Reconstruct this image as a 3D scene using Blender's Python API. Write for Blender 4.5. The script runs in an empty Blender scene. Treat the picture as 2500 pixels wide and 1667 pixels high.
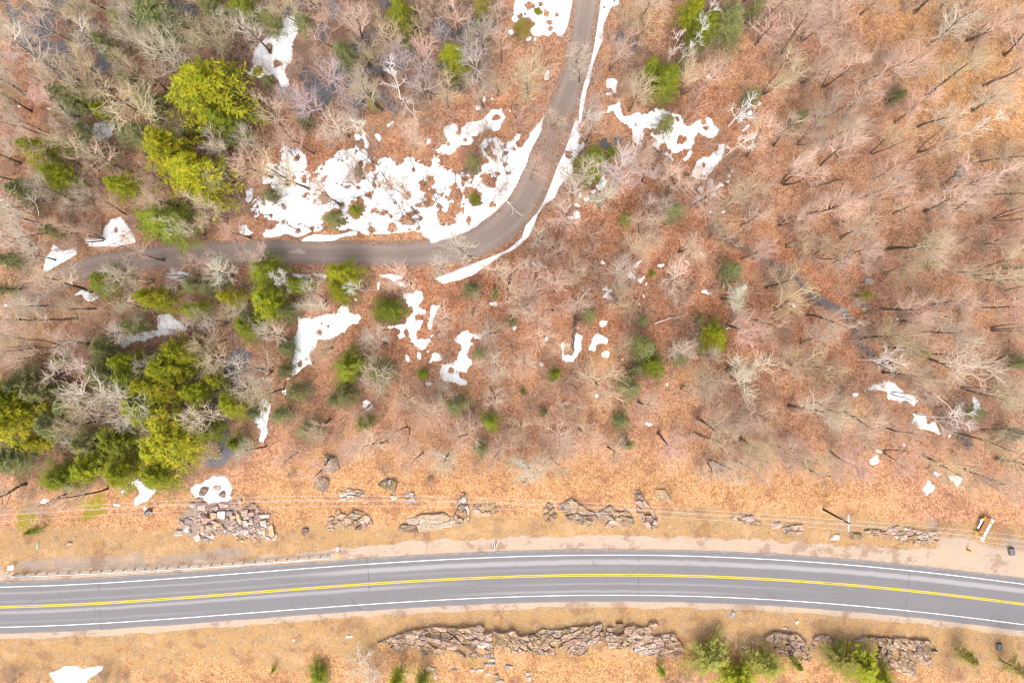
import bpy, bmesh, math, random
import numpy as np
from mathutils import Vector, Matrix
from mathutils import noise as mnoise

R = math.radians
rng = np.random.default_rng(7)
random.seed(7)
scene = bpy.context.scene
COL = scene.collection

# ------------------------------------------------------------------ camera, sky, sun, exposure
H = 119.0                                    # drone height above the highway, metres
PPM = 14.0                                   # photograph pixels per metre at ground level
cam_d = bpy.data.cameras.new('camera')
cam = bpy.data.objects.new('camera', cam_d)
COL.objects.link(cam)
cam.location = (0, 0, H)
cam.rotation_euler = (0, 0, 0)
cam_d.sensor_width = 36.0
cam_d.lens = 24.0
cam_d.clip_end = 5000
scene.camera = cam

SUN_EL, SUN_AZ = 50.0, 188.0                 # sun in the south (bottom of the picture), thin cloud
world = bpy.data.worlds.new('World')
scene.world = world
world.use_nodes = True
wn = world.node_tree
bg = wn.nodes['Background']
sky = wn.nodes.new('ShaderNodeTexSky')
sky.sky_type = 'NISHITA'
sky.sun_disc = False
sky.sun_elevation = R(SUN_EL)
sky.sun_rotation = R(SUN_AZ)
sky.dust_density = 4.0
sky.ozone_density = 1.0
hs = wn.nodes.new('ShaderNodeHueSaturation')
hs.inputs['Saturation'].default_value = 0.22  # veiled, nearly white sky
wn.links.new(sky.outputs[0], hs.inputs['Color'])
wn.links.new(hs.outputs[0], bg.inputs['Color'])
bg.inputs['Strength'].default_value = 0.15
sl = bpy.data.lights.new('sun', 'SUN')
sl.energy = 0.65
sl.angle = R(45)
sl.color = (1.0, 0.955, 0.90)
sun = bpy.data.objects.new('sun', sl)
COL.objects.link(sun)
el, az = R(SUN_EL), R(SUN_AZ)
sd = Vector((math.sin(az) * math.cos(el), math.cos(az) * math.cos(el), math.sin(el)))
sun.rotation_euler = sd.to_track_quat('Z', 'Y').to_euler()
vs = scene.view_settings
vs.view_transform = 'Standard'
vs.look = 'None'
vs.exposure = 1.60
vs.gamma = 1.0
scene.cycles.max_bounces = 2
scene.cycles.diffuse_bounces = 1
scene.cycles.glossy_bounces = 1
scene.cycles.transmission_bounces = 2
scene.cycles.use_denoising = True
scene.cycles.filter_width = 1.25
scene.cycles.use_adaptive_sampling = True
scene.cycles.adaptive_threshold = 0.035
scene.cycles.caustics_reflective = False
scene.cycles.caustics_refractive = False

# ------------------------------------------------------------------ frames of reference
FR = {'R1': (0, 0, 2.82), 'R2': (834, 0, 2.82), 'R3': (1667, 0, 2.82),
      'R4': (0, 556, 2.82), 'R5': (834, 556, 2.82), 'R6': (1667, 556, 2.82),
      'R7': (0, 1112, 2.82), 'R8': (834, 1112, 2.82), 'R9': (1667, 1112, 2.82),
      'Z1': (560, 250, 4.48), 'Z2': (1000, 200, 4.48), 'Z3': (1400, 180, 4.48), 'Z4': (1150, 0, 4.48),
      'Z5': (840, 1480, 4.704), 'Z6': (1300, 1480, 4.704), 'Z7': (1800, 1500, 3.92),
      'ZB': (400, 1130, 6.72), 'S': (0, 0, 1.0)}


def S(fr, pts):
    ox, oy, s = FR[fr]
    return [(ox + x / s, oy + y / s) for x, y in pts]


def P0(px, py):                               # photograph pixel -> ground plane at z = 0
    return (px - 1250) / PPM, -(py - 833.5) / PPM


# ------------------------------------------------------------------ numpy noise
_tab = np.random.default_rng(99).random((256, 256))


def vnoise(x, y):
    xi = np.floor(x).astype(int); yi = np.floor(y).astype(int)
    fx = x - xi; fy = y - yi
    fx = fx * fx * (3 - 2 * fx); fy = fy * fy * (3 - 2 * fy)
    a = _tab[xi & 255, yi & 255]; b = _tab[(xi + 1) & 255, yi & 255]
    c = _tab[xi & 255, (yi + 1) & 255]; d = _tab[(xi + 1) & 255, (yi + 1) & 255]
    return (a * (1 - fx) + b * fx) * (1 - fy) + (c * (1 - fx) + d * fx) * fy


def fbm(x, y, o=3):
    s = 0; a = 0.5; t = 0
    for i in range(o):
        s = s + a * vnoise(x + 17.3 * i, y + 5.1 * i); t += a
        x = x * 2.03; y = y * 2.03; a *= 0.5
    return s / t - 0.5


def in_poly(X, Y, poly):
    m = np.zeros(X.shape, bool)
    n = len(poly)
    for i in range(n):
        x1, y1 = poly[i]; x2, y2 = poly[(i + 1) % n]
        if y1 == y2:
            continue
        c = ((Y >= min(y1, y2)) & (Y < max(y1, y2)))
        m ^= c & (X < (Y - y1) * (x2 - x1) / (y2 - y1) + x1)
    return m


def inside(x, y, poly):
    r = False
    j = len(poly) - 1
    for i in range(len(poly)):
        xi, yi = poly[i]; xj, yj = poly[j]
        if (yi > y) != (yj > y) and x < (xj - xi) * (y - yi) / (yj - yi) + xi:
            r = not r
        j = i
    return r


def blur(a, n):
    if n < 1:
        return a
    for _ in range(2):
        for ax in (0, 1):
            p = np.pad(a, [(n + 1, n) if i == ax else (0, 0) for i in (0, 1)], mode='edge')
            c = np.cumsum(p, axis=ax)
            if ax == 0:
                a = (c[2 * n + 1:] - c[:-2 * n - 1]) / (2 * n + 1)
            else:
                a = (c[:, 2 * n + 1:] - c[:, :-2 * n - 1]) / (2 * n + 1)
    return a


# raster over the site, 0.25 m
GX0, GX1, GY0, GY1, GS = -135.0, 135.0, -95.0, 95.0, 0.25
gx = np.arange(GX0, GX1 + GS / 2, GS); gy = np.arange(GY0, GY1 + GS / 2, GS)
RX, RY = np.meshgrid(gx, gy)                  # [iy, ix]


def ras(polys, bl=0.0):
    m = np.zeros(RX.shape)
    for poly in polys:
        w = [P0(*p) for p in poly]
        xs = [p[0] for p in w]; ys = [p[1] for p in w]
        i0 = max(0, int((min(xs) - GX0) / GS) - 1); i1 = min(len(gx), int((max(xs) - GX0) / GS) + 3)
        j0 = max(0, int((min(ys) - GY0) / GS) - 1); j1 = min(len(gy), int((max(ys) - GY0) / GS) + 3)
        if i1 <= i0 or j1 <= j0:
            continue
        m[j0:j1, i0:i1] = np.maximum(m[j0:j1, i0:i1], in_poly(RX[j0:j1, i0:i1], RY[j0:j1, i0:i1], w))
    return blur(m, int(bl / GS)) if bl else m


def ribbon(pts):                              # (px, py, half width) -> polygon
    L, Rr = [], []
    for i, (x, y, w) in enumerate(pts):
        a = pts[max(0, i - 1)]; b = pts[min(len(pts) - 1, i + 1)]
        dx, dy = b[0] - a[0], b[1] - a[1]
        l = math.hypot(dx, dy)
        L.append((x - dy / l * w, y + dx / l * w)); Rr.append((x + dy / l * w, y - dx / l * w))
    return L + Rr[::-1]


def sample(a, x, y):
    x = np.asarray(x, float); y = np.asarray(y, float)
    fx = np.clip((x - GX0) / GS, 0, len(gx) - 1.001); fy = np.clip((y - GY0) / GS, 0, len(gy) - 1.001)
    i = fx.astype(int); j = fy.astype(int); u = fx - i; v = fy - j
    return (a[j, i] * (1 - u) + a[j, i + 1] * u) * (1 - v) + (a[j + 1, i] * (1 - u) + a[j + 1, i + 1] * u) * v


# ------------------------------------------------------------------ highway line
hx = np.array([0, 425, 834, 1207, 1359, 1667, 2057, 2500.0])
hy = np.array([1481, 1458, 1432, 1407, 1403, 1405, 1426, 1474.0])
hpoly = np.polyfit((hx - 1250) / 1250, hy, 4)


def hwy_y(px):
    px = np.asarray(px, float)
    t = np.clip(px, -40, 2540)
    y = np.polyval(hpoly, (t - 1250) / 1250)
    d = np.polyval(np.polyder(hpoly), (t - 1250) / 1250) / 1250
    return y + d * (px - t)


HW = []                                       # centre line in metres with normals
for px in np.arange(-1400, 3901, 20.0):
    HW.append(P0(px, float(hwy_y(px))))
HW = np.array(HW)
T = np.gradient(HW, axis=0); T /= np.linalg.norm(T, axis=1)[:, None]
HN = np.stack([-T[:, 1], T[:, 0]], 1)         # +v = towards the forest
HU = np.concatenate([[0], np.cumsum(np.linalg.norm(np.diff(HW, axis=0), axis=1))])


def hwy_v(x, y):                              # signed distance across the highway (metres)
    px = np.asarray(x) * PPM + 1250
    yc = -(hwy_y(px) - 833.5) / PPM
    return (np.asarray(y) - yc) * 0.998


ROAD = [(1437, -330, 36), (1434, -60, 36), (1432, 0, 35), (1420, 90, 35), (1402, 178, 36), (1378, 250, 37), (1348, 340, 39),
        (1311, 420, 43), (1281, 490, 45), (1218, 560, 46), (1130, 602, 41), (1000, 620, 35), (834, 618, 33),
        (700, 616, 33), (560, 618, 33), (443, 622, 33), (350, 632, 32), (250, 645, 31), (180, 667, 31),
        (110, 700, 33), (40, 752, 38), (-40, 812, 42), (-160, 900, 42), (-420, 1090, 42)]


def spline(pts, n):
    p = np.array(pts, float)
    out = []
    for i in range(len(p) - 1):
        a = p[max(0, i - 1)]; b = p[i]; c = p[i + 1]; d = p[min(len(p) - 1, i + 2)]
        for t in np.linspace(0, 1, n, endpoint=False):
            out.append(0.5 * ((2 * b) + (c - a) * t + (2 * a - 5 * b + 4 * c - d) * t * t + (3 * b - a - 3 * c + d) * t ** 3))
    out.append(p[-1])
    return np.array(out)


ROADS = spline(ROAD, 10)

# ------------------------------------------------------------------ terrain masks
water_polys = [
    [(0, -60), (160, -60), (270, 80), (335, 180), (300, 245), (170, 205), (50, 100)],
    [(385, -60), (480, -60), (505, 60), (545, 130), (500, 160), (440, 95)],
    [(690, -60), (1150, -60), (1235, 70), (1195, 165), (1120, 225), (1000, 285), (900, 255), (785, 285), (735, 205), (700, 110)],
    [(1500, 50), (1560, 75), (1590, 130), (1575, 180), (1525, 188), (1495, 140)],
    [(1455, 335), (1525, 330), (1570, 372), (1480, 382)],
]
stream_l = [(530, 655, 10), (555, 700, 14), (588, 780, 18), (592, 860, 16), (545, 950, 14), (532, 1030, 16), (556, 1098, 24),
            (500, 1150, 16), (455, 1185, 11), (425, 1215, 11), (385, 1237, 10), (365, 1246, 7)]
stream_r = [(1735, 545, 5.4), (1766, 577, 6.6), (1826, 609, 5.4), (1880, 645, 6), (1936, 669, 4.8), (1986, 726, 6), (2064, 765, 6),
            (2085, 804, 5.4), (2110, 850, 6), (2146, 882, 5.4), (2234, 939, 4.8), (2288, 999, 5.4), (2341, 1063, 5.4), (2376, 1088, 4.8)]
water_polys += [ribbon(stream_l), ribbon(stream_r)]
m_water = ras(water_polys, 0.5)
m_wet = ras(water_polys, 2.0)
m_wet = np.maximum(m_wet, 0.55 * ras([[(-300, -300), (1240, -300), (1290, 60), (1180, 240), (1000, 300), (760, 330), (620, 240), (330, 260), (150, 220), (-60, 110)]], 4))
m_wet = np.maximum(m_wet, 1.0 * ras([ribbon([(a, b, 15) for a, b, _ in stream_r])], 0.5))
m_wet = np.maximum(m_wet, 0.7 * ras([[(530, 1090), (600, 1090), (590, 1150), (500, 1160)]], 1))
hv = hwy_v(RX, RY)
m_road = ras([ribbon([tuple(p) for p in ROADS])], 0.75)

# sand shoulder / tan grass verge along the highway
top_sand = np.interp(RX * PPM + 1250, [-600, 0, 400, 800, 1000, 1250, 1700, 2100, 2300, 2500, 3200], [6.6, 6.5, 6.4, 6.5, 7.2, 7.4, 6.9, 7.3, 8.2, 9.6, 9.6])
edge_n = fbm(RX / 2.5, RY / 2.5, 3)
m_sand = np.clip((top_sand + edge_n * 1.6 - hv) / 0.7, 0, 1) * np.clip((hv + 5.9 + edge_n * 0.8) / 0.5, 0, 1)
m_sand = np.maximum(m_sand, 0.9 * ras([S('R9', [(1740, 540), (1980, 560), (2130, 620), (2350, 650), (2350, 760), (2100, 720), (1760, 690)])], 1.2))
grass_top = np.interp(RX * PPM + 1250, [-600, 0, 250, 700, 900, 1300, 1700, 2300, 2500, 3200], [14, 15, 13.5, 12, 10.5, 11.2, 12.5, 13, 14, 14])
m_grass = np.clip((grass_top + edge_n * 3 - hv) / 1.2, 0, 1) * np.clip((hv + 14 + edge_n * 10) / 2.0, 0, 1)
m_gravel = ras([S('R7', [(70, 730), (420, 690), (830, 690), (930, 640), (1000, 700), (1430, 650), (1560, 620), (1800, 650), (1700, 700), (900, 780), (100, 800)])], 0.8) * 0.85
m_gravel = np.maximum(m_gravel, 0.8 * ras([S('ZB', [(200, 900), (450, 680), (900, 620), (1350, 700), (1600, 850), (1850, 1050), (1850, 1230), (1300, 1220), (900, 1150), (700, 1270), (250, 1180)])], 0.6))
m_gravel = np.maximum(m_gravel, 0.9 * ras([S('R9', [(2200, 420), (2260, 560), (2350, 580), (2350, 720), (2200, 680), (2190, 560)])], 1.0))
m_gravel = np.maximum(m_gravel, 0.8 * ras([S('R9', [(1650, 380), (1760, 450), (1780, 560), (1690, 540)])], 0.8))
m_pale = ras([[(760, 1060), (1200, 1110), (1800, 1130), (2150, 1170), (2300, 1230), (2250, 1300), (1700, 1300), (800, 1300), (0, 1300), (0, 1140), (400, 1170), (620, 1180)],
              [(-200, 1530), (2800, 1530), (2800, 1900), (-200, 1900)],
              [(2150, -50), (2600, -50), (2600, 480), (2300, 420), (2180, 220)]], 5)
m_moss = ras([S('R7', p) for p in ([(90, 420), (160, 300), (250, 330), (250, 440), (170, 540), (80, 500)],
                                   [(490, 290), (600, 290), (720, 240), (740, 360), (690, 430), (600, 470), (520, 460), (560, 380)],
                                   [(20, 370), (80, 370), (60, 415), (10, 410)], [(760, 200), (800, 200), (800, 270), (755, 280)])], 0.6)
m_moss = np.maximum(m_moss, 0.42 * ras([S('R9', [(2010, 430), (2150, 390), (2190, 480), (2150, 600), (2080, 620), (1990, 520)])], 1.2))
m_moss = np.maximum(m_moss, 0.55 * ras([S('R8', [(250, 180), (330, 180), (320, 230), (270, 230)]), S('R8', [(900, 1330), (1100, 1330), (1050, 1420), (760, 1440)]),
                                        S('R8', [(1600, 1330), (1780, 1300), (1760, 1480), (1660, 1540)]), S('R8', [(1960, 1380), (2120, 1400), (2140, 1560), (2000, 1560)])], 0.8))
m_red = ras([[(1220, 520), (1700, 480), (2150, 640), (2200, 950), (1900, 900), (1500, 820), (1250, 830), (900, 880), (700, 860), (980, 700)],
             [(1560, 180), (1800, 200), (1850, 420), (1560, 520)], [(640, 230), (780, 250), (900, 360), (1000, 330), (1300, 200), (1340, 320), (1200, 420), (640, 430)],
             [(-100, 180), (170, 220), (90, 420), (-100, 470)]], 6)

# relief
relief = (fbm(RX / 28, RY / 28, 3) * 1.3 + fbm(RX / 5, RY / 5, 2) * 0.22)
flat = np.maximum.reduce([np.clip(1 - (np.abs(hv) - 8) / 8, 0, 1), ras([ribbon([(p[0], p[1], p[2] + 20) for p in ROADS])], 2.5), ras(water_polys, 2.5) * 1.0])
GZ = relief * (1 - np.clip(flat, 0, 1))
# low rock-cut rises beside the highway
GZ += 0.45 * ras([[(930, 1540), (1640, 1540), (1660, 1900), (800, 1900)], [(1850, 1575), (2270, 1580), (2300, 1900), (1800, 1900)]], 1.6)
GZ += 0.4 * ras([[(830, 1150), (1130, 1150), (1140, 1262), (830, 1270)], [(1330, 1150), (1610, 1150), (1630, 1265), (1340, 1262)], [(1800, 1160), (2260, 1180), (2270, 1290), (1800, 1260)]], 2.0)
GZ += m_water * (fbm(RX / 3.0, RY / 3.0, 3) * 1.2 - 0.09)
GZ -= 0.05 * m_road


def gz(x, y):
    return sample(GZ, x, y)


def W(px, py, h=0.0):                         # photograph pixel of a point h above the ground -> world x, y, ground z
    x, y = P0(px, py)
    x0, y0 = x, y
    z = 0.0
    for _ in range(4):
        z = float(gz(x, y))
        k = (H - z - h) / H
        x, y = x0 * k, y0 * k
    return x, y, z


def to_px(x, y, z):
    k = H / (H - z)
    return x * k * PPM + 1250, 833.5 - y * k * PPM


# ------------------------------------------------------------------ mesh and object helpers
def link(o, parent=None):
    COL.objects.link(o)
    if parent is not None:
        o.parent = parent
    return o


def mesh_np(name, verts, faces, smooth=False, mat=None):
    """faces: list of integer arrays (n, k)"""
    me = bpy.data.meshes.new(name)
    verts = np.asarray(verts, np.float32)
    me.vertices.add(len(verts)); me.vertices.foreach_set('co', verts.ravel())
    nl = sum(f.size for f in faces); nf = sum(len(f) for f in faces)
    me.loops.add(nl); me.polygons.add(nf)
    me.loops.foreach_set('vertex_index', np.concatenate([f.ravel() for f in faces]).astype(np.int32))
    tot = np.concatenate([np.full(len(f), f.shape[1]) for f in faces]).astype(np.int32)
    st = np.concatenate([[0], np.cumsum(tot)[:-1]]).astype(np.int32)
    me.polygons.foreach_set('loop_start', st)
    if smooth:
        me.polygons.foreach_set('use_smooth', np.ones(nf, bool))
    if mat:
        me.materials.append(mat)
    me.update(calc_edges=True)
    me.validate()
    return me


def obj(name, me, parent=None, loc=None):
    o = bpy.data.objects.new(name, me)
    if loc is not None:
        o.location = loc
    return link(o, parent)


def tag(o, label, cat, group=None):
    o['label'] = label
    o['category'] = cat
    if group:
        o['group'] = group
    return o


def empty(name, loc, rz=0.0):
    o = bpy.data.objects.new(name, None)
    o.empty_display_size = 0.3
    o.location = loc
    o.rotation_euler = (0, 0, rz)
    return link(o)


class MB:
    """collects boxes, tubes and prisms in one bmesh-free list"""
    def __init__(s):
        s.v = []; s.f = []

    def box(s, c, d, rot=None):
        n = len(s.v)
        for sx in (-1, 1):
            for sy in (-1, 1):
                for sz in (-1, 1):
                    p = Vector((sx * d[0] / 2, sy * d[1] / 2, sz * d[2] / 2))
                    if rot is not None:
                        p = rot @ p
                    s.v.append((p.x + c[0], p.y + c[1], p.z + c[2]))
        for q in ((0, 1, 3, 2), (4, 6, 7, 5), (0, 4, 5, 1), (2, 3, 7, 6), (0, 2, 6, 4), (1, 5, 7, 3)):
            s.f.append(tuple(n + i for i in q))
        return s

    def tube(s, pts, rads, k=8, cap=True):
        n0 = len(s.v)
        pts = [Vector(p) for p in pts]
        for i, p in enumerate(pts):
            t = (pts[min(i + 1, len(pts) - 1)] - pts[max(i - 1, 0)]).normalized()
            a = t.cross(Vector((0, 0, 1)) if abs(t.z) < 0.95 else Vector((1, 0, 0))).normalized()
            b = t.cross(a)
            r = rads[i] if isinstance(rads, (list, tuple)) else rads
            for j in range(k):
                an = 2 * math.pi * j / k
                q = p + a * (r * math.cos(an)) + b * (r * math.sin(an))
                s.v.append(tuple(q))
        for i in range(len(pts) - 1):
            for j in range(k):
                s.f.append((n0 + i * k + j, n0 + i * k + (j + 1) % k, n0 + (i + 1) * k + (j + 1) % k, n0 + (i + 1) * k + j))
        if cap:
            s.f.append(tuple(n0 + j for j in range(k))[::-1])
            s.f.append(tuple(n0 + (len(pts) - 1) * k + j for j in range(k)))
        return s

    def build(s, name, mat, parent=None, smooth=False, loc=None):
        me = bpy.data.meshes.new(name)
        me.from_pydata(s.v, [], s.f)
        if mat:
            me.materials.append(mat)
        bm = bmesh.new(); bm.from_mesh(me)
        bmesh.ops.recalc_face_normals(bm, faces=bm.faces[:])
        bm.to_mesh(me); bm.free()
        if smooth:
            for p in me.polygons:
                p.use_smooth = True
        return obj(name, me, parent, loc)


# ------------------------------------------------------------------ materials
def new_mat(name):
    m = bpy.data.materials.new(name)
    m.use_nodes = True
    nt = m.node_tree
    b = nt.nodes['Principled BSDF']
    b.inputs['Roughness'].default_value = 0.9
    b.inputs['Specular IOR Level'].default_value = 0.2
    return m, nt, b


class NT:
    def __init__(s, nt):
        s.nt = nt

    def n(s, t, **kw):
        o = s.nt.nodes.new(t)
        for k, v in kw.items():
            setattr(o, k, v)
        return o

    def l(s, a, b):
        s.nt.links.new(a, b)

    def coord(s, kind='Object'):
        return s.n('ShaderNodeTexCoord').outputs[kind]

    def noise(s, vec, scale, detail=3, rough=0.55, dist=0.0):
        o = s.n('ShaderNodeTexNoise')
        o.inputs['Scale'].default_value = scale; o.inputs['Detail'].default_value = detail
        o.inputs['Roughness'].default_value = rough; o.inputs['Distortion'].default_value = dist
        if vec is not None:
            s.l(vec, o.inputs['Vector'])
        return o.outputs['Fac']

    def voro(s, vec, scale, out='Color', feature='F1'):
        o = s.n('ShaderNodeTexVoronoi', feature=feature)
        o.inputs['Scale'].default_value = scale
        if vec is not None:
            s.l(vec, o.inputs['Vector'])
        return o.outputs[out]

    def ramp(s, fac, stops):
        o = s.n('ShaderNodeValToRGB')
        e = o.color_ramp.elements
        while len(e) < len(stops):
            e.new(0.5)
        for i, (p, c) in enumerate(stops):
            e[i].position = p
            e[i].color = (*c, 1) if len(c) == 3 else c
        s.l(fac, o.inputs['Fac'])
        return o.outputs['Color']

    def mix(s, f, a, b, mode='MIX'):
        o = s.n('ShaderNodeMix', data_type='RGBA', blend_type=mode)
        for i, v in ((0, f), (6, a), (7, b)):
            if isinstance(v, (int, float)):
                o.inputs[i].default_value = v
            elif isinstance(v, (tuple, list)):
                o.inputs[i].default_value = (*v, 1) if len(v) == 3 else v
            else:
                s.l(v, o.inputs[i])
        return o.outputs[2]

    def math(s, op, a, b=None, c=None, clamp=False):
        o = s.n('ShaderNodeMath', operation=op, use_clamp=clamp)
        for i, v in enumerate((a, b, c)):
            if v is None:
                continue
            if isinstance(v, (int, float)):
                o.inputs[i].default_value = v
            else:
                s.l(v, o.inputs[i])
        return o.outputs[0]

    def smooth(s, v, lo, hi):
        o = s.n('ShaderNodeMapRange', interpolation_type='SMOOTHSTEP')
        o.inputs['From Min'].default_value = lo; o.inputs['From Max'].default_value = hi
        s.l(v, o.inputs['Value'])
        return o.outputs['Result']

    def attr(s, name):
        return s.n('ShaderNodeAttribute', attribute_name=name).outputs['Fac']

    def sep(s, col):
        o = s.n('ShaderNodeSeparateColor'); s.l(col, o.inputs[0])
        return o.outputs

    def bump(s, h, strength=0.5, dist=0.05):
        o = s.n('ShaderNodeBump')
        o.inputs['Strength'].default_value = strength; o.inputs['Distance'].default_value = dist
        s.l(h, o.inputs['Height'])
        return o.outputs['Normal']


def plain(name, col, rough=0.6, var=0.15, scale=3.0, metal=0.0, spec=0.3):
    m, nt, b = new_mat(name)
    q = NT(nt)
    co = q.coord()
    f = q.noise(co, scale, 4)
    c = q.mix(f, tuple(x * (1 - var) for x in col), tuple(min(1, x * (1 + var)) for x in col))
    q.l(c, b.inputs['Base Color'])
    b.inputs['Roughness'].default_value = rough
    b.inputs['Metallic'].default_value = metal
    b.inputs['Specular IOR Level'].default_value = spec
    return m


def mat_ground():
    m, nt, b = new_mat('forest_floor')
    q = NT(nt)
    co = q.coord()
    big = q.noise(co, 0.09, 4, 0.6)
    mid = q.noise(co, 0.55, 5, 0.65)
    fine = q.noise(co, 2.6, 4, 0.7)
    leaf = q.sep(q.voro(co, 4.2))
    leaf2 = q.sep(q.voro(co, 9.0))
    # orange-brown leaf litter
    lf = q.math('ADD', q.math('MULTIPLY', leaf[0], 0.55), q.math('MULTIPLY', leaf2[1], 0.45))
    red = q.ramp(lf, [(0.0, (.075, .030, .018)), (0.35, (.22, .084, .042)), (0.62, (.34, .142, .070)), (0.85, (.43, .215, .118)), (1.0, (.48, .30, .20))])
    pale = q.ramp(lf, [(0.0, (.10, .046, .022)), (0.3, (.27, .132, .056)), (0.6, (.385, .196, .086)), (0.85, (.46, .268, .132)), (1.0, (.54, .38, .23))])
    tan = q.ramp(lf, [(0.0, (.085, .038, .022)), (0.3, (.24, .110, .062)), (0.6, (.36, .178, .102)), (0.85, (.44, .250, .155)), (1.0, (.48, .32, .21))])
    fred = q.smooth(q.math('ADD', q.attr('m_red'), q.math('MULTIPLY', q.math('SUBTRACT', mid, 0.5), 1.2)), 0.1, 0.9)
    c = q.mix(fred, q.mix(q.smooth(big, 0.45, 0.75), tan, pale), red)
    fp = q.smooth(q.math('ADD', q.attr('m_pale'), q.math('MULTIPLY', q.math('SUBTRACT', mid, 0.5), 1.4)), 0.25, 0.8)
    c = q.mix(fp, c, pale)
    # damp, darker patches of rotted leaves and pinkish dry twig litter
    dk = q.smooth(q.math('ADD', mid, q.math('MULTIPLY', q.math('SUBTRACT', fine, 0.5), 0.5)), 0.52, 0.72)
    c = q.mix(q.math('MULTIPLY', dk, 0.45), c, (.115, .050, .030))
    tw = q.smooth(q.noise(co, 1.3, 5, 0.75), 0.55, 0.75)
    c = q.mix(q.math('MULTIPLY', tw, 0.18), c, (.29, .20, .155))
    fd = q.smooth(q.math('ADD', q.attr('m_duff_shade'), q.math('MULTIPLY', q.math('SUBTRACT', mid, 0.5), 1.2)), 0.25, 0.85)
    c = q.mix(q.math('MULTIPLY', fd, 0.72), c, q.mix(lf, (.060, .036, .024), (.185, .112, .074)))  # needle litter, its dark tone also carrying painted shade of the woods
    # roadside: dry grass, gravel, sand
    gr = q.ramp(q.math('ADD', q.math('MULTIPLY', fine, 0.6), q.math('MULTIPLY', leaf2[0], 0.4)), [(0.15, (.085, .048, .024)), (0.45, (.235, .148, .076)), (0.7, (.330, .222, .120)), (1.0, (.47, .35, .21))])
    grb = q.mix(q.smooth(mid, 0.4, 0.65), gr, (.31, .180, .070))
    gn_ = q.noise(co, 0.7, 6, 0.85)
    grb = q.mix(q.math('MULTIPLY', q.smooth(gn_, 0.55, 0.70), 0.65), grb, (.165, .092, .044))
    grb = q.mix(q.math('MULTIPLY', q.smooth(gn_, 0.45, 0.32), 0.55), grb, (.46, .345, .215))
    fg = q.smooth(q.math('ADD', q.attr('m_grass'), q.math('MULTIPLY', q.math('SUBTRACT', mid, 0.5), 0.9)), 0.35, 0.75)
    c = q.mix(q.math('MULTIPLY', fg, 0.9), c, grb)
    gv = q.mix(q.noise(co, 6, 3), (.150, .118, .098), (.285, .232, .198))
    fv = q.smooth(q.math('ADD', q.attr('m_gravel'), q.math('MULTIPLY', q.math('SUBTRACT', mid, 0.5), 0.9)), 0.3, 0.75)
    c = q.mix(q.math('MULTIPLY', fv, 0.85), c, gv)
    sd_ = q.mix(q.noise(co, 5, 4), (.27, .205, .155), (.39, .310, .245))
    sd_ = q.mix(q.smooth(q.noise(co, 0.4, 4), 0.45, 0.7), sd_, (.33, .235, .170))
    fs = q.smooth(q.math('ADD', q.attr('m_sand'), q.math('MULTIPLY', q.math('SUBTRACT', fine, 0.5), 0.7)), 0.35, 0.7)
    c = q.mix(q.math('MULTIPLY', fs, 0.95), c, sd_)
    # swamp mud and moss
    wet = q.mix(fine, (.055, .040, .036), (.165, .110, .092))
    wet = q.mix(q.smooth(leaf2[2], 0.7, 0.95), wet, (.20, .12, .08))
    fw = q.smooth(q.math('ADD', q.attr('m_wet'), q.math('MULTIPLY', q.math('SUBTRACT', mid, 0.5), 1.1)), 0.3, 0.8)
    c = q.mix(q.math('MULTIPLY', fw, 0.8), c, wet)
    ms = q.mix(q.noise(co, 5, 4), (.11, .088, .010), (.28, .225, .008))
    fm = q.smooth(q.math('ADD', q.attr('m_moss'), q.math('MULTIPLY', q.math('SUBTRACT', q.noise(co, 1.7, 5, 0.8), 0.5), 3.4)), 0.55, 0.9)
    c = q.mix(fm, c, ms)
    spk = q.noise(co, 3.4, 3, 0.8)
    c = q.mix(q.math('MULTIPLY', q.math('MULTIPLY', q.smooth(spk, 0.56, 0.70), q.smooth(mid, 0.3, 0.65)), 0.55), c, (.085, .045, .028))
    c = q.mix(q.math('MULTIPLY', q.smooth(spk, 0.44, 0.30), 0.30), c, (.52, .36, .24))
    clump = q.noise(co, 0.23, 5, 0.7)
    c = q.mix(q.math('MULTIPLY', q.smooth(clump, 0.53, 0.62), 0.48), c, (.150, .068, .040))
    c = q.mix(q.math('MULTIPLY', q.smooth(clump, 0.47, 0.36), 0.38), c, (.45, .265, .145))
    q.l(c, b.inputs['Base Color'])
    hgt = spk
    q.l(q.bump(hgt, 0.7, 0.14), b.inputs['Normal'])
    b.inputs['Roughness'].default_value = 0.95
    return m


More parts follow.
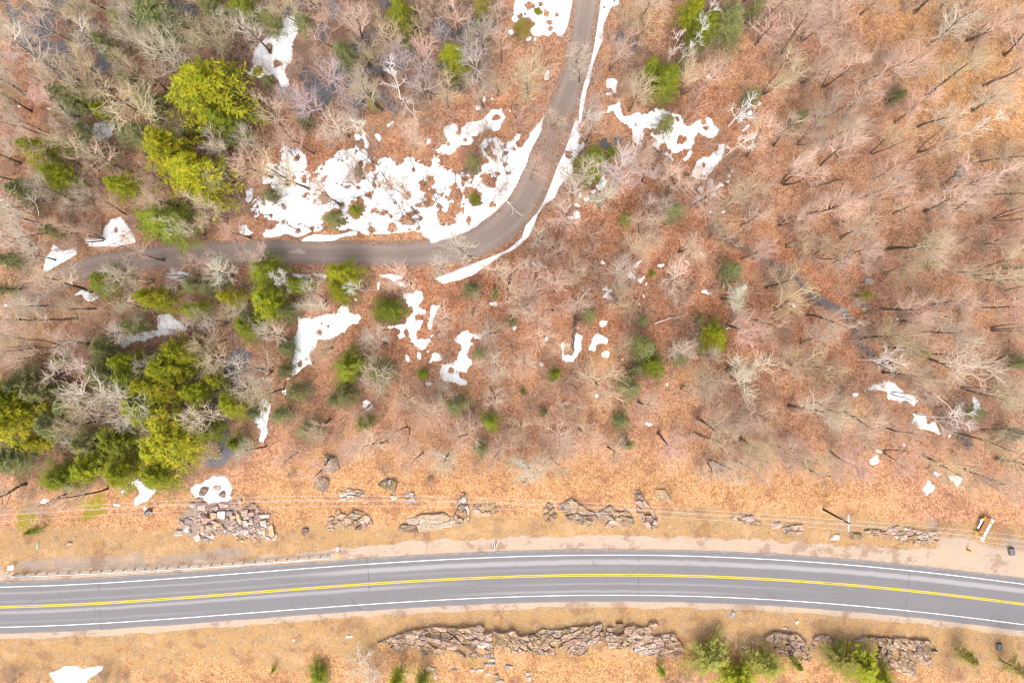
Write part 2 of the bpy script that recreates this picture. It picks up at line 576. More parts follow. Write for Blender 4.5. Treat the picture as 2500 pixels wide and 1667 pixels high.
def mat_asphalt():
    m, nt, b = new_mat('asphalt')
    q = NT(nt)
    uv = q.n('ShaderNodeUVMap').outputs[0]
    sp = q.n('ShaderNodeSeparateXYZ'); q.l(uv, sp.inputs[0])
    u, v = sp.outputs[0], sp.outputs[1]
    co = q.coord()
    st = q.n('ShaderNodeMapping'); st.inputs['Scale'].default_value = (0.05, 2.2, 1)
    q.l(uv, st.inputs['Vector'])
    streak = q.noise(st.outputs[0], 1.0, 4, 0.6)
    st2 = q.n('ShaderNodeMapping'); st2.inputs['Scale'].default_value = (0.02, 0.6, 1)
    q.l(uv, st2.inputs['Vector'])
    slow = q.noise(st2.outputs[0], 1.0, 2)
    grain = q.noise(co, 12, 3, 0.7)
    c = q.mix(streak, (.112, .105, .109), (.145, .136, .140))
    c = q.mix(q.math('MULTIPLY', q.smooth(grain, 0.35, 0.75), 0.35), c, (.180, .168, .171))

    def band(v0, w, ua, ub, amt, soft=0.22):
        d = q.math('ABSOLUTE', q.math('SUBTRACT', v, q.math('ADD', v0, q.math('MULTIPLY', q.math('SUBTRACT', slow, 0.5), 0.35))))
        d = q.math('ADD', d, q.math('MULTIPLY', q.math('SUBTRACT', grain, 0.5), 0.25))
        f = q.math('SUBTRACT', 1.0, q.smooth(d, max(0.0, w - soft), w + soft))
        g = q.math('MULTIPLY', q.smooth(u, ua - 9, ua + 9), q.math('SUBTRACT', 1.0, q.smooth(u, ub - 12, ub + 12)))
        return q.math('MULTIPLY', q.math('MULTIPLY', f, g), amt)
    U = lambda px: float(np.interp(px, np.arange(-1400, 3901, 20.0), HU))
    for v0, w, a, e, amt in ((2.25, 0.40, U(800), U(2700), 0.72), (2.35, 0.10, U(-400), U(860), 0.42), (0.95, 0.06, U(-400), U(800), 0.25),
                             (-0.95, 0.24, U(-500), U(1040), 0.62), (-2.85, 0.16, U(1150), U(1750), 0.5), (-1.5, 0.08, U(1250), U(1900), 0.35),
                             (1.1, 0.1, U(900), U(1500), 0.2), (-2.7, 0.08, U(-300), U(500), 0.22)):
        c = q.mix(band(v0, w, a, e, amt), c, (.275, .255, .252))
    bl_ = q.smooth(q.noise(co, 0.35, 5, 0.7), 0.58, 0.72)
    c = q.mix(q.math('MULTIPLY', bl_, 0.25), c, (.085, .080, .083))
    # sand washed over the paved edges
    d = q.math('ADD', q.math('ABSOLUTE', v), q.math('MULTIPLY', q.math('SUBTRACT', q.noise(co, 1.1, 4, 0.7), 0.5), 1.0))
    c = q.mix(q.math('MULTIPLY', q.math('MULTIPLY', q.smooth(d, 4.05, 4.6), q.smooth(v, -1, 1)), 0.75), c, (.27, .215, .17))
    c = q.mix(q.math('MULTIPLY', q.smooth(d, 4.2, 4.75), 0.3), c, (.24, .20, .17))
    # a few cracks
    cr = q.n('ShaderNodeTexVoronoi', feature='DISTANCE_TO_EDGE'); cr.inputs['Scale'].default_value = 0.10
    q.l(co, cr.inputs['Vector'])
    ck = q.math('MULTIPLY', q.math('LESS_THAN', cr.outputs['Distance'], 0.004), q.smooth(q.noise(co, 0.12, 2), 0.55, 0.65))
    c = q.mix(q.math('MULTIPLY', ck, 0.5), c, (.06, .055, .055))
    cr2 = q.n('ShaderNodeTexVoronoi', feature='DISTANCE_TO_EDGE'); cr2.inputs['Scale'].default_value = 0.30
    wv = q.n('ShaderNodeVectorMath', operation='ADD'); nz = q.n('ShaderNodeTexNoise'); nz.inputs['Scale'].default_value = 0.9
    q.l(co, nz.inputs['Vector']); q.l(co, wv.inputs[0]); q.l(nz.outputs['Color'], wv.inputs[1]); q.l(wv.outputs[0], cr2.inputs['Vector'])
    ck2 = q.math('MULTIPLY', q.math('LESS_THAN', cr2.outputs['Distance'], 0.010), q.smooth(q.noise(co, 0.07, 2), 0.54, 0.60))
    c = q.mix(q.math('MULTIPLY', ck2, 0.28), c, (.055, .050, .050))
    jt = q.math('LESS_THAN', q.math('ABSOLUTE', q.math('SUBTRACT', q.math('FRACT', q.math('MULTIPLY', u, 1 / 47.0)), 0.5)), 0.0016)
    c = q.mix(q.math('MULTIPLY', jt, q.math('MULTIPLY', q.smooth(slow, 0.42, 0.6), 0.6)), c, (.06, .055, .055))
    q.l(c, b.inputs['Base Color'])
    b.inputs['Roughness'].default_value = 0.85
    q.l(q.bump(grain, 0.25, 0.02), b.inputs['Normal'])
    return m


def mat_paint(name, col, under=(.17, .16, .165)):
    m, nt, b = new_mat(name)
    q = NT(nt)
    co = q.coord()
    f = q.math('MAXIMUM', q.smooth(q.noise(co, 4, 5, 0.8), 0.54, 0.70), q.math('MULTIPLY', q.smooth(q.noise(co, 0.35, 3, 0.6), 0.52, 0.68), 0.6))
    c = q.mix(q.math('MULTIPLY', f, 0.62), q.mix(q.noise(co, 0.6, 3), tuple(x * .78 for x in col), tuple(x * .95 for x in col)), under)
    q.l(c, b.inputs['Base Color'])
    b.inputs['Roughness'].default_value = 0.7
    return m


def mat_dirt_road():
    m, nt, b = new_mat('packed_gravel')
    q = NT(nt)
    uv = q.n('ShaderNodeUVMap').outputs[0]
    sp = q.n('ShaderNodeSeparateXYZ'); q.l(uv, sp.inputs[0])
    u, v = sp.outputs[0], sp.outputs[1]               # u metres along, v -1..1 across
    co = q.coord()
    mp = q.n('ShaderNodeMapping'); mp.inputs['Scale'].default_value = (0.12, 5, 1)
    q.l(uv, mp.inputs['Vector'])
    streak = q.noise(mp.outputs[0], 1.0, 4, 0.6)
    c = q.mix(streak, (.135, .098, .080), (.225, .172, .146))
    tr_ = q.math('ABSOLUTE', q.math('SUBTRACT', q.math('ABSOLUTE', v), 0.42))
    c = q.mix(q.math('MULTIPLY', q.math('SUBTRACT', 1.0, q.smooth(tr_, 0.05, 0.22)), 0.45), c, (.235, .192, .172))
    c = q.mix(q.math('MULTIPLY', q.noise(co, 7, 4), 0.3), c, (.22, .18, .155))
    mid = q.noise(co, 0.6, 5, 0.7)
    # fallen leaves drifted along the edges and over one stretch
    d = q.math('ADD', q.math('ABSOLUTE', v), q.math('MULTIPLY', q.math('SUBTRACT', mid, 0.5), 1.3))
    lf = q.sep(q.voro(co, 6))[0]
    leaf = q.ramp(lf, [(0, (.11, .05, .03)), (.5, (.23, .12, .075)), (1, (.36, .23, .155))])
    c = q.mix(q.smooth(d, 0.42, 0.95), c, leaf)
    U = lambda i: float(RU[i])
    g = q.math('MULTIPLY', q.smooth(u, U(48), U(56)), q.math('SUBTRACT', 1.0, q.smooth(u, U(66), U(76))))
    g2 = q.math('MULTIPLY', g, q.smooth(q.math('ADD', mid, q.math('MULTIPLY', v, 0.12)), 0.36, 0.62))
    c = q.mix(q.math('MULTIPLY', g2, 0.8), c, leaf)
    g3 = q.smooth(u, U(165), U(205))
    c = q.mix(q.math('MULTIPLY', q.math('MULTIPLY', g3, q.smooth(mid, 0.28, 0.55)), 0.75), c, leaf)
    q.l(c, b.inputs['Base Color'])
    q.l(q.bump(q.noise(co, 6, 4), 0.4, 0.05), b.inputs['Normal'])
    return m


def mat_snow():
    m, nt, b = new_mat('old_snow')
    q = NT(nt)
    co = q.coord()
    n = q.noise(co, 1.2, 5, 0.65)
    c = q.mix(n, (.62, .61, .62), (.82, .81, .80))
    dirt = q.smooth(q.noise(co, 3.5, 5, 0.85), 0.60, 0.74)
    c = q.mix(q.math('MULTIPLY', dirt, 0.75), c, (.42, .34, .29))
    c = q.mix(q.math('MULTIPLY', q.smooth(q.noise(co, 0.6, 5, 0.7), 0.48, 0.70), 0.8), c, (.46, .445, .45))
    deb = q.smooth(q.noise(co, 6.5, 3, 0.9), 0.63, 0.72)
    deb = q.math('MULTIPLY', deb, q.smooth(q.noise(co, 0.5, 3, 0.6), 0.38, 0.62))
    c = q.mix(q.math('MULTIPLY', deb, 0.85), c, (.16, .10, .065))
    # dirty melting rim (the sheet's thin edge)
    e = q.math('SUBTRACT', 1.0, q.smooth(q.attr('edge'), 0.02, 0.32))
    c = q.mix(q.math('MULTIPLY', e, 0.6), c, (.40, .33, .28))
    q.l(c, b.inputs['Base Color'])
    b.inputs['Roughness'].default_value = 0.7
    q.l(q.bump(n, 0.5, 0.08), b.inputs['Normal'])
    return m


def mat_water():
    m, nt, b = new_mat('still_water')
    q = NT(nt)
    co = q.coord()
    n = q.noise(co, 0.5, 4, 0.6)
    c = q.mix(n, (.055, .050, .056), (.105, .094, .098))
    c = q.mix(q.smooth(q.noise(co, 1.6, 4, 0.7), 0.58, 0.75), c, (.10, .062, .045))
    q.l(c, b.inputs['Base Color'])
    b.inputs['Roughness'].default_value = 0.15
    b.inputs['Specular IOR Level'].default_value = 0.6
    q.l(q.bump(q.noise(co, 3, 3), 0.04, 0.03), b.inputs['Normal'])
    return m


def mat_obj_col(name, var=0.25, scale=1.2, rough=0.9, lichen=0.0, trans=0.0):
    m, nt, b = new_mat(name)
    q = NT(nt)
    oi = q.n('ShaderNodeObjectInfo')
    co = q.coord()
    n = q.noise(co, scale, 4, 0.65)
    dark = q.mix(1.0, oi.outputs['Color'], (1 - var * 1.4,) * 3, 'MULTIPLY')
    lite = q.mix(1.0, oi.outputs['Color'], (1 + var,) * 3, 'MULTIPLY')
    c = q.mix(n, dark, lite)
    if lichen:
        c = q.mix(q.math('MULTIPLY', q.smooth(q.noise(co, 6, 3), 0.55, 0.7), lichen), c, (.32, .32, .24))
    q.l(c, b.inputs['Base Color'])
    b.inputs['Roughness'].default_value = rough
    if trans:
        t = q.n('ShaderNodeBsdfTranslucent'); q.l(c, t.inputs['Color'])
        mx = q.n('ShaderNodeMixShader'); mx.inputs[0].default_value = trans
        q.l(b.outputs[0], mx.inputs[1]); q.l(t.outputs[0], mx.inputs[2])
        q.l(mx.outputs[0], nt.nodes['Material Output'].inputs[0])
    return m


def mat_foliage():
    m, nt, b = new_mat('needles')
    q = NT(nt)
    oi = q.n('ShaderNodeObjectInfo')
    co = q.coord()
    n = q.noise(co, 0.9, 3, 0.6)
    n2 = q.noise(co, 7.0, 2, 0.6)
    green = q.mix(1.0, oi.outputs['Color'], (.60, .78, .95), 'MULTIPLY')
    gold = q.mix(1.0, oi.outputs['Color'], (1.30, 1.14, .85), 'MULTIPLY')
    c = q.mix(q.smooth(q.math('ADD', q.math('MULTIPLY', n, 0.6), q.math('MULTIPLY', n2, 0.4)), 0.36, 0.66), green, gold)
    q.l(c, b.inputs['Base Color'])
    b.inputs['Roughness'].default_value = 0.75
    t = q.n('ShaderNodeBsdfTranslucent'); q.l(c, t.inputs['Color'])
    mx = q.n('ShaderNodeMixShader'); mx.inputs[0].default_value = 0.12
    q.l(b.outputs[0], mx.inputs[1]); q.l(t.outputs[0], mx.inputs[2])
    q.l(mx.outputs[0], nt.nodes['Material Output'].inputs[0])
    return m


def mat_rock(name, lichen=0.5, moss=0.2, soil=0.0):
    m, nt, b = new_mat(name)
    q = NT(nt)
    oi = q.n('ShaderNodeObjectInfo')
    geo = q.n('ShaderNodeNewGeometry')
    co = geo.outputs['Position']
    mp = q.n('ShaderNodeMapping'); mp.inputs['Scale'].default_value = (0.8, 5.0, 3.0); mp.inputs['Rotation'].default_value = (0, 0, R(18))
    q.l(co, mp.inputs['Vector'])
    bed = q.noise(mp.outputs[0], 1.0, 5, 0.7, 0.6)
    n = q.noise(co, 2.2, 5, 0.7)
    c = q.mix(q.smooth(bed, 0.3, 0.7), q.mix(1.0, oi.outputs['Color'], (.40, .36, .36), 'MULTIPLY'), q.mix(1.0, oi.outputs['Color'], (1.4, 1.33, 1.30), 'MULTIPLY'))
    c = q.mix(q.math('MULTIPLY', q.smooth(n, 0.55, 0.72), 0.55), c, (.10, .075, .07))
    c = q.mix(q.math('MULTIPLY', q.smooth(q.noise(co, 0.7, 2), 0.55, 0.7), 0.35), c, (.30, .15, .09))
    up = q.n('ShaderNodeSeparateXYZ'); q.l(geo.outputs['Normal'], up.inputs[0])
    flat_ = q.smooth(up.outputs[2], 0.35, 0.75)
    li = q.smooth(q.math('ADD', q.noise(co, 3.2, 4, 0.75), q.math('MULTIPLY', q.noise(co, 0.5, 2), 0.4)), 0.76, 0.84)
    c = q.mix(q.math('MULTIPLY', q.math('MULTIPLY', li, flat_), lichen), c, (.46, .47, .36))
    mo = q.smooth(q.math('ADD', q.noise(co, 1.6, 4, 0.7), q.math('MULTIPLY', q.noise(co, 0.33, 2), 0.5)), 0.80, 0.92)
    c = q.mix(q.math('MULTIPLY', q.math('MULTIPLY', mo, flat_), moss), c, (.20, .17, .012))
    if soil:
        so = q.smooth(q.math('ADD', q.noise(co, 1.3, 5, 0.75), q.math('MULTIPLY', q.noise(co, 0.3, 2), 0.5)), 0.70, 0.80)
        sc = q.ramp(q.sep(q.voro(co, 6))[0], [(0, (.14, .075, .035)), (.5, (.30, .185, .09)), (1, (.44, .31, .18))])
        c = q.mix(q.math('MULTIPLY', q.math('MULTIPLY', so, flat_), soil), c, sc)
    q.l(c, b.inputs['Base Color'])
    q.l(q.bump(q.math('ADD', bed, n), 0.7, 0.12), b.inputs['Normal'])
    return m


M = {}
M['ground'] = mat_ground()
M['asphalt'] = mat_asphalt()
M['white_paint'] = mat_paint('white_road_paint', (.80, .79, .76))
M['yellow_paint'] = mat_paint('yellow_road_paint', (.60, .41, .004))
M['snow'] = mat_snow()
M['water'] = mat_water()
M['bark'] = mat_obj_col('bark', 0.35, 2.0, lichen=0.18)
M['twig'] = mat_obj_col('twigs', 0.22, 0.6)
M['needles'] = mat_foliage()
M['rock'] = mat_rock('broken_granite', 0.25, 0.1)
M['ledge'] = mat_rock('ledge_granite', 0.6, 0.85, 0.72)
M['mossy'] = mat_rock('mossy_granite', 0.9, 1.0)
M['galv'] = plain('galvanised_steel', (.33, .335, .35), 0.45, 0.15, 2.0, 0.35)
M['post'] = plain('weathered_steel', (.10, .10, .115), 0.6, 0.3, 5)
M['pole'] = plain('creosoted_wood', (.060, .042, .030), 0.85, 0.35, 3)
M['wire'] = plain('bare_conductor', (.42, .38, .37), 0.45, 0.1, 1, 0.2)
M['white'] = plain('white_sheet_metal', (.80, .80, .82), 0.5, 0.05, 2)
M['dark'] = plain('rubber_and_mouth_shade', (.035, .035, .04), 0.6, 0.3, 4)  # also colours the disc that paints shade in the culvert mouths
M['signback'] = plain('sign_back', (.12, .11, .13), 0.5, 0.2, 3)
M['orange'] = plain('orange_paint', (.62, .27, .012), 0.55, 0.2, 4)
M['yellow'] = plain('yellow_plastic', (.70, .46, .01), 0.5, 0.12, 4)
M['plank'] = plain('stained_planks', (.24, .105, .040), 0.75, 0.3, 6)
M['blue'] = plain('blue_plastic', (.05, .30, .62), 0.4, 0.1, 4)
M['teal'] = plain('teal_plastic', (.22, .46, .36), 0.5, 0.15, 4)
M['concrete'] = plain('concrete', (.30, .285, .275), 0.85, 0.2, 5)
M['steelpipe'] = plain('corrugated_pipe', (.10, .10, .11), 0.6, 0.3, 4, 0.2)
M['log'] = mat_obj_col('log_bark', 0.3, 2.5, lichen=0.2)

# ------------------------------------------------------------------ ground sheet
fx_ = np.concatenate([[-2500, -1200, -600, -300, -200, -160], np.arange(-134, -95, 2.0), np.arange(-95, 95.01, 0.5), np.arange(97, 135, 2.0), [160, 200, 300, 600, 1200, 2500]])
fy_ = np.concatenate([[-2500, -1200, -600, -300, -200, -140], np.arange(-94, -66, 2.0), np.arange(-66, 66.01, 0.5), np.arange(68, 95, 2.0), [140, 200, 300, 600, 1200, 2500]])
X, Y = np.meshgrid(fx_, fy_)
Z = gz(X, Y)
ny, nx = X.shape
idx = np.arange(ny * nx).reshape(ny, nx)
faces = np.stack([idx[:-1, :-1], idx[:-1, 1:], idx[1:, 1:], idx[1:, :-1]], -1).reshape(-1, 4)
me = mesh_np('ground', np.stack([X, Y, Z], -1).reshape(-1, 3), [faces], True, M['ground'])
for nm, a in (('m_red', m_red), ('m_pale', m_pale), ('m_grass', m_grass), ('m_gravel', m_gravel), ('m_sand', m_sand), ('m_wet', m_wet), ('m_moss', m_moss)):
    at = me.attributes.new(nm, 'FLOAT', 'POINT')
    at.data.foreach_set('value', sample(a, X, Y).ravel().astype(np.float32))
ground = obj('ground', me)
ground['kind'] = 'structure'

# water sheets
for i, poly in enumerate(water_polys):
    w = np.array([P0(*p) for p in poly])
    nm = 'stream' if i >= 5 else 'swamp_water'
    if i >= 5:
        n = len(w) // 2
        Lf, Rt = w[:n], w[n:][::-1]
        c = (Lf + Rt) / 2
        kw_ = 1.5 if i == 5 else 0.9
        Lf, Rt = c + (Lf - c) * kw_, c + (Rt - c) * kw_
        v = np.concatenate([np.c_[Lf, np.full(n, -.15)], np.c_[Rt, np.full(n, -.15)]])
        k = np.arange(n - 1)
        me = mesh_np(nm, v, [np.stack([k, k + n, k + n + 1, k + 1], -1)], False, M['water'])
    else:
        c = w.mean(0)
        w = c + (w - c) * 1.08
        v = np.c_[w, np.full(len(w), -.15)]
        me = mesh_np(nm, v, [np.arange(len(w))[None, :]], False, M['water'])
    o = obj(nm, me)
    o['kind'] = 'structure'

# ------------------------------------------------------------------ highway


def strip(name, v0, v1, z, mat, parent=None, jit=0.0):
    n = len(HW)
    if jit:
        j0 = fbm(HU / 1.7, HU * 0 + 3.3, 3) * jit; j1 = fbm(HU / 1.7, HU * 0 + 9.1, 3) * jit
    else:
        j0 = j1 = np.zeros(n)
    a = HW + HN * (v0 + j0)[:, None]; b_ = HW + HN * (v1 + j1)[:, None]
    v = np.concatenate([np.c_[a, np.full(n, z)], np.c_[b_, np.full(n, z)]])
    k = np.arange(n - 1)
    f = np.stack([k, k + 1, k + n + 1, k + n], -1)
    me = mesh_np(name, v, [f], False, mat)
    uv = me.uv_layers.new(name='UVMap')
    U_ = np.concatenate([HU, HU]); V_ = np.concatenate([np.full(n, v0), np.full(n, v1)])
    li = np.empty(len(me.loops), np.int32); me.loops.foreach_get('vertex_index', li)
    uv.data.foreach_set('uv', np.stack([U_[li], V_[li]], -1).ravel().astype(np.float32))
    return obj(name, me, parent)


hw = strip('highway', -4.62, 4.45, 0.055, M['asphalt'], None, 0.25)
hw['kind'] = 'structure'
for v0 in (3.43, -3.55):
    strip('edge_line', v0, v0 + 0.11, 0.062, M['white_paint'], hw)
for v0 in (-0.20, 0.07):
    strip('centre_line', v0, v0 + 0.15, 0.062, M['yellow_paint'], hw)

# ------------------------------------------------------------------ gravel forest road
rw = np.array([P0(p[0], p[1]) for p in ROADS]); rwid = ROADS[:, 2] / PPM
T = np.gradient(rw, axis=0); T /= np.linalg.norm(T, axis=1)[:, None]
RN = np.stack([-T[:, 1], T[:, 0]], 1)
RU = np.concatenate([[0], np.cumsum(np.linalg.norm(np.diff(rw, axis=0), axis=1))])
M['dirt'] = mat_dirt_road()
nrow = len(rw); ncol = 9
vv = np.linspace(-1, 1, ncol)
jit = np.stack([fbm(RU / 1.5, RU * 0 + 2.2, 3), fbm(RU / 1.5, RU * 0 + 7.7, 3)], 1) * 0.9
off = vv[None, :] * rwid[:, None] * 1.12
off[:, 0] += jit[:, 0]; off[:, -1] += jit[:, 1]
pts = rw[:, None, :] + RN[:, None, :] * off[:, :, None]
zz = gz(pts[..., 0], pts[..., 1]) + 0.05 + 0.05 * (1 - vv[None, :] ** 2)
zz[:, 0] -= 0.12; zz[:, -1] -= 0.12
idx = np.arange(nrow * ncol).reshape(nrow, ncol)
f = np.stack([idx[:-1, :-1], idx[:-1, 1:], idx[1:, 1:], idx[1:, :-1]], -1).reshape(-1, 4)[:, ::-1]
me = mesh_np('gravel_road', np.concatenate([pts, zz[..., None]], -1).reshape(-1, 3), [f], True, M['dirt'])
uv = me.uv_layers.new(name='UVMap')
li = np.empty(len(me.loops), np.int32); me.loops.foreach_get('vertex_index', li)
uvs = np.stack([np.repeat(RU, ncol), np.tile(vv, nrow)], -1)
uv.data.foreach_set('uv', uvs[li].ravel().astype(np.float32))
groad = obj('gravel_road', me)
groad['kind'] = 'structure'

# ------------------------------------------------------------------ snow
SN = []                                        # (polygon, holes, thickness)


def sn(fr, pts, holes=(), th=0.16, hf=None):
    hs_ = []
    for h in holes:
        ox, oy, s = FR[hf or fr]
        hs_.append((ox + h[0] / s, oy + h[1] / s, h[2] / s))
    SN.append((S(fr, pts), hs_, th))


def blob(fr, x, y, r, sx=1.0, sy=1.0):
    n = 11
    pts = []
    th = random.uniform(0, 3.14); e_ = random.uniform(0.5, 0.95); k0 = 1.0
    for i in range(n):
        a = 2 * math.pi * i / n
        k0 = 0.35 * k0 + 0.65 * random.uniform(0.45, 1.5)
        u, v = math.cos(a) * r * k0 * 1.15, math.sin(a) * r * k0 * e_
        pts.append((x + (u * math.cos(th) - v * math.sin(th)) * sx, y + (u * math.sin(th) + v * math.cos(th)) * sy))
    SN.append((S(fr, pts), [], 0.10))


z1 = [(250, 1290), (330, 1180), (150, 1155), (210, 1090), (310, 1000), (400, 1040), (470, 990), (460, 900), (380, 860), (430, 780), (370, 720), (400, 660),
      (520, 700), (620, 650), (480, 590), (560, 560), (575, 410), (640, 460), (760, 520), (830, 640), (840, 780), (920, 760), (950, 720), (1080, 640),
      (1130, 600), (1260, 540), (1380, 480), (1470, 520), (1500, 600), (1600, 565), (1680, 620), (1740, 590), (1800, 650), (1900, 640), (1930, 580), (2000, 600),
      (2010, 700), (2100, 660), (2200, 700)]
z2 = [(270, 910), (250, 850), (330, 810), (380, 880), (280, 940), (330, 1000), (430, 980), (560, 1020), (600, 980), (700, 1030), (760, 920), (830, 900), (800, 800),
      (780, 680), (850, 620), (940, 610), (960, 690), (1060, 710), (1130, 640), (1180, 560), (1240, 530), (1200, 620), (1140, 720), (1220, 700), (1320, 620),
      (1330, 550), (1400, 470), (1480, 330), (1530, 150), (1505, 330), (1425, 560), (1310, 800), (1210, 1060), (1090, 1270), (930, 1430), (750, 1560), (600, 1650), (430, 1720), (210, 1780)]
z1b = [(2200, 1470), (2130, 1460), (2070, 1400), (1920, 1420), (1820, 1420), (1740, 1440), (1570, 1460), (1420, 1420), (1300, 1350), (1250, 1400), (1130, 1400), (1000, 1420),
       (900, 1400), (830, 1460), (720, 1470), (620, 1440), (540, 1470), (470, 1480), (360, 1480), (370, 1400), (480, 1370), (620, 1330), (700, 1290), (620, 1260), (430, 1280), (330, 1250)]
h1 = [(1035, 1045, 60), (650, 890, 42), (1690, 1210, 38), (1550, 1010, 35), (1930, 1025, 35), (1590, 905, 22), (1645, 912, 16), (1750, 905, 16), (1725, 870, 14),
      (1895, 925, 16), (1413, 935, 22), (1290, 930, 16), (1425, 680, 30), (1597, 668, 18), (2025, 742, 24), (605, 1137, 22), (1235, 1120, 26), (1050, 1400, 32), (757, 1405, 24),
      (770, 1323, 11), (1418, 1045, 16), (1815, 1100, 15), (1765, 1250, 20), (2020, 1305, 26), (1800, 1365, 52), (1390, 1160, 80), (1420, 800, 62), (1150, 1290, 100), (1080, 1340, 80),
      (1520, 725, 40), (1580, 715, 35), (1900, 1280, 45), (1970, 1240, 50), (2020, 1190, 35), (2190, 1000, 60), (2180, 1120, 48), (2130, 900, 50), (1565, 1400, 52), (525, 910, 16), (375, 1097, 18), (460, 1235, 18), (310, 1140, 20),
      (555, 810, 18), (715, 820, 20), (1010, 730, 14), (1238, 628, 11), (1288, 620, 9), (2090, 1265, 20), (2070, 1375, 20), (1965, 1390, 17), (910, 1395, 26), (745, 610, 26), (480, 1030, 50)]
h2 = [(930, 820, 36), (945, 855, 22), (1050, 780, 22), (850, 1080, 72), (900, 1120, 30), (930, 1060, 26), (965, 1000, 26), (700, 1270, 95), (640, 1230, 60), (485, 1245, 72), (540, 1270, 40), (230, 1230, 48), (345, 1235, 22), (900, 1340, 42),
      (1075, 1000, 20), (500, 1130, 26), (590, 1110, 22), (675, 1100, 13), (420, 1470, 95), (500, 1400, 70), (50, 1530, 28), (650, 1520, 36), (610, 1060, 32), (210, 1340, 44),
      (325, 1360, 22), (50, 965, 24), (880, 735, 48), (840, 745, 30), (815, 860, 42), (680, 950, 85), (1040, 900, 18), (1140, 735, 20), (360, 1500, 60), (150, 1130, 60), (230, 1080, 50)]
hh = [(560 + a / 4.48, 250 + b / 4.48, c / 4.48) for a, b, c in h1] + [(1000 + a / 4.48, 200 + b / 4.48, c / 4.48) for a, b, c in h2]
SN.append((S('Z1', z1) + S('Z2', z2) + S('Z1', z1b), hh, 0.22))
sn('Z1', [(770, 1525), (860, 1460), (960, 1440), (1130, 1455), (1260, 1435), (1400, 1400), (1400, 1450), (1260, 1465), (1130, 1515), (950, 1522)])
sn('Z1', [(1365, 350), (1440, 350), (1480, 315), (1500, 400), (1530, 480), (1510, 520), (1470, 480), (1460, 400), (1390, 410)])
sn('Z1', [(1590, 350), (1640, 345), (1665, 400), (1640, 430), (1600, 390)])
sn('Z1', [(100, 1345), (180, 1350), (230, 1410), (290, 1420), (200, 1450), (120, 1440)])
sn('Z1', [(175, 1010), (235, 935), (265, 970), (240, 1060), (190, 1090)])
sn('Z1', [(1720, 260), (1800, 190), (1800, 230), (1740, 280)])
sn('R1', [(2020, 50), (2035, 160), (2040, 230), (2010, 300), (2000, 420), (1960, 480), (1990, 590), (1950, 600), (1890, 520), (1830, 530), (1700, 525), (1740, 470), (1750, 350), (1800, 310), (1900, 210), (1940, 130)],
   [(1915, 440, 30), (1780, 500, 34), (1860, 320, 22), (1950, 120, 18), (1870, 350, 16)])
sn('R1', [(530, 860), (600, 860), (635, 900), (650, 850), (790, 850), (770, 930), (690, 985), (620, 920)])
sn('R4', [(370, 110), (440, 160), (520, 140), (535, 180), (440, 230), (360, 280), (290, 320), (320, 220), (350, 170)])
sn('R4', [(580, 80), (700, 70), (720, 0), (760, -60), (840, -80), (900, 20), (940, 100), (800, 125), (620, 130)], [(850, 55, 12), (800, 15, 14)])
sn('R4', [(500, 470), (590, 410), (650, 440), (690, 480), (640, 510), (590, 500), (570, 460)])
sn('R4', [(820, 720), (930, 730), (1010, 710), (1100, 690), (1090, 620), (1160, 590), (1230, 640), (1300, 700), (1200, 700), (1120, 740), (1040, 760), (960, 780), (880, 790), (850, 820), (815, 770)])
sn('R4', [(2060, 620), (2160, 630), (2240, 590), (2330, 600), (2350, 545), (2400, 540), (2390, 600), (2460, 590), (2495, 550), (2475, 640), (2410, 670), (2350, 720), (2290, 760), (2180, 760),
          (2190, 820), (2130, 860), (2150, 920), (2080, 970), (2010, 1020), (2000, 990), (2020, 880), (2040, 720)], [(2070, 930, 16), (2215, 660, 10), (2260, 680, 10), (2110, 905, 8), (2200, 720, 18)])
sn('R4', [(1820, 1150), (1860, 1230), (1850, 1300), (1840, 1420), (1810, 1470), (1780, 1450), (1800, 1390), (1755, 1330), (1760, 1260)], [(1828, 1248, 9)])
blob('R4', 1955, 1120, 30); blob('R4', 1985, 1040, 14)
sn('R4', [(1130, 330), (1230, 300), (1300, 310), (1360, 350), (1290, 390), (1220, 360)])
sn('R4', [(1450, 310), (1550, 305), (1610, 330), (1500, 345)])
sn('R4', [(2150, 310), (2250, 320), (2255, 348), (2180, 335)])
sn('R4', [(2010, 322), (2140, 322), (2130, 348), (2020, 342)])
SN.append((S('Z2', [(1270, 1568), (1400, 1430), (1500, 1240), (1570, 1060), (1620, 920), (1680, 800), (1750, 620), (1800, 460), (1830, 400), (1850, 540), (1890, 600), (1920, 700), (1850, 780), (1790, 870),
                    (1780, 1000), (1700, 1070), (1640, 1150), (1590, 1270), (1490, 1330), (1400, 1450), (1360, 1568)])
           + S('R5', [(1290, 60), (1200, 140), (1100, 190), (1000, 260), (900, 330), (800, 360), (700, 385), (630, 345), (720, 320), (850, 270), (1030, 200), (1150, 150), (1240, 70)]),
           [(1000 + 1740 / 4.48, 200 + 805 / 4.48, 8), (1000 + 1880 / 4.48, 200 + 640 / 4.48, 7)], 0.2))
sn('Z4', [(1425, -80), (1410, 120), (1380, 300), (1340, 560), (1300, 720), (1240, 900), (1200, 1080), (1180, 1250), (1175, 1370), (1205, 1330), (1235, 1150), (1265, 980), (1315, 860), (1330, 720), (1385, 560), (1440, 440),
          (1450, 270), (1510, 120), (1530, 80), (1620, 50), (1600, -80)], [(1452, 80, 14)], 0.2)
sn('Z4', [(530, -60), (470, 80), (440, 210), (490, 250), (600, 190), (680, 230), (720, 260), (640, 350), (700, 390), (780, 370), (820, 400), (870, 370), (900, 340), (1000, 430), (1060, 250), (1090, 100), (1110, -60)],
   [(640, 60, 45), (530, 180, 30), (765, 55, 28), (730, 125, 40), (830, 145, 35), (860, 250, 34), (935, 170, 22), (860, 320, 28), (590, 160, 14)])
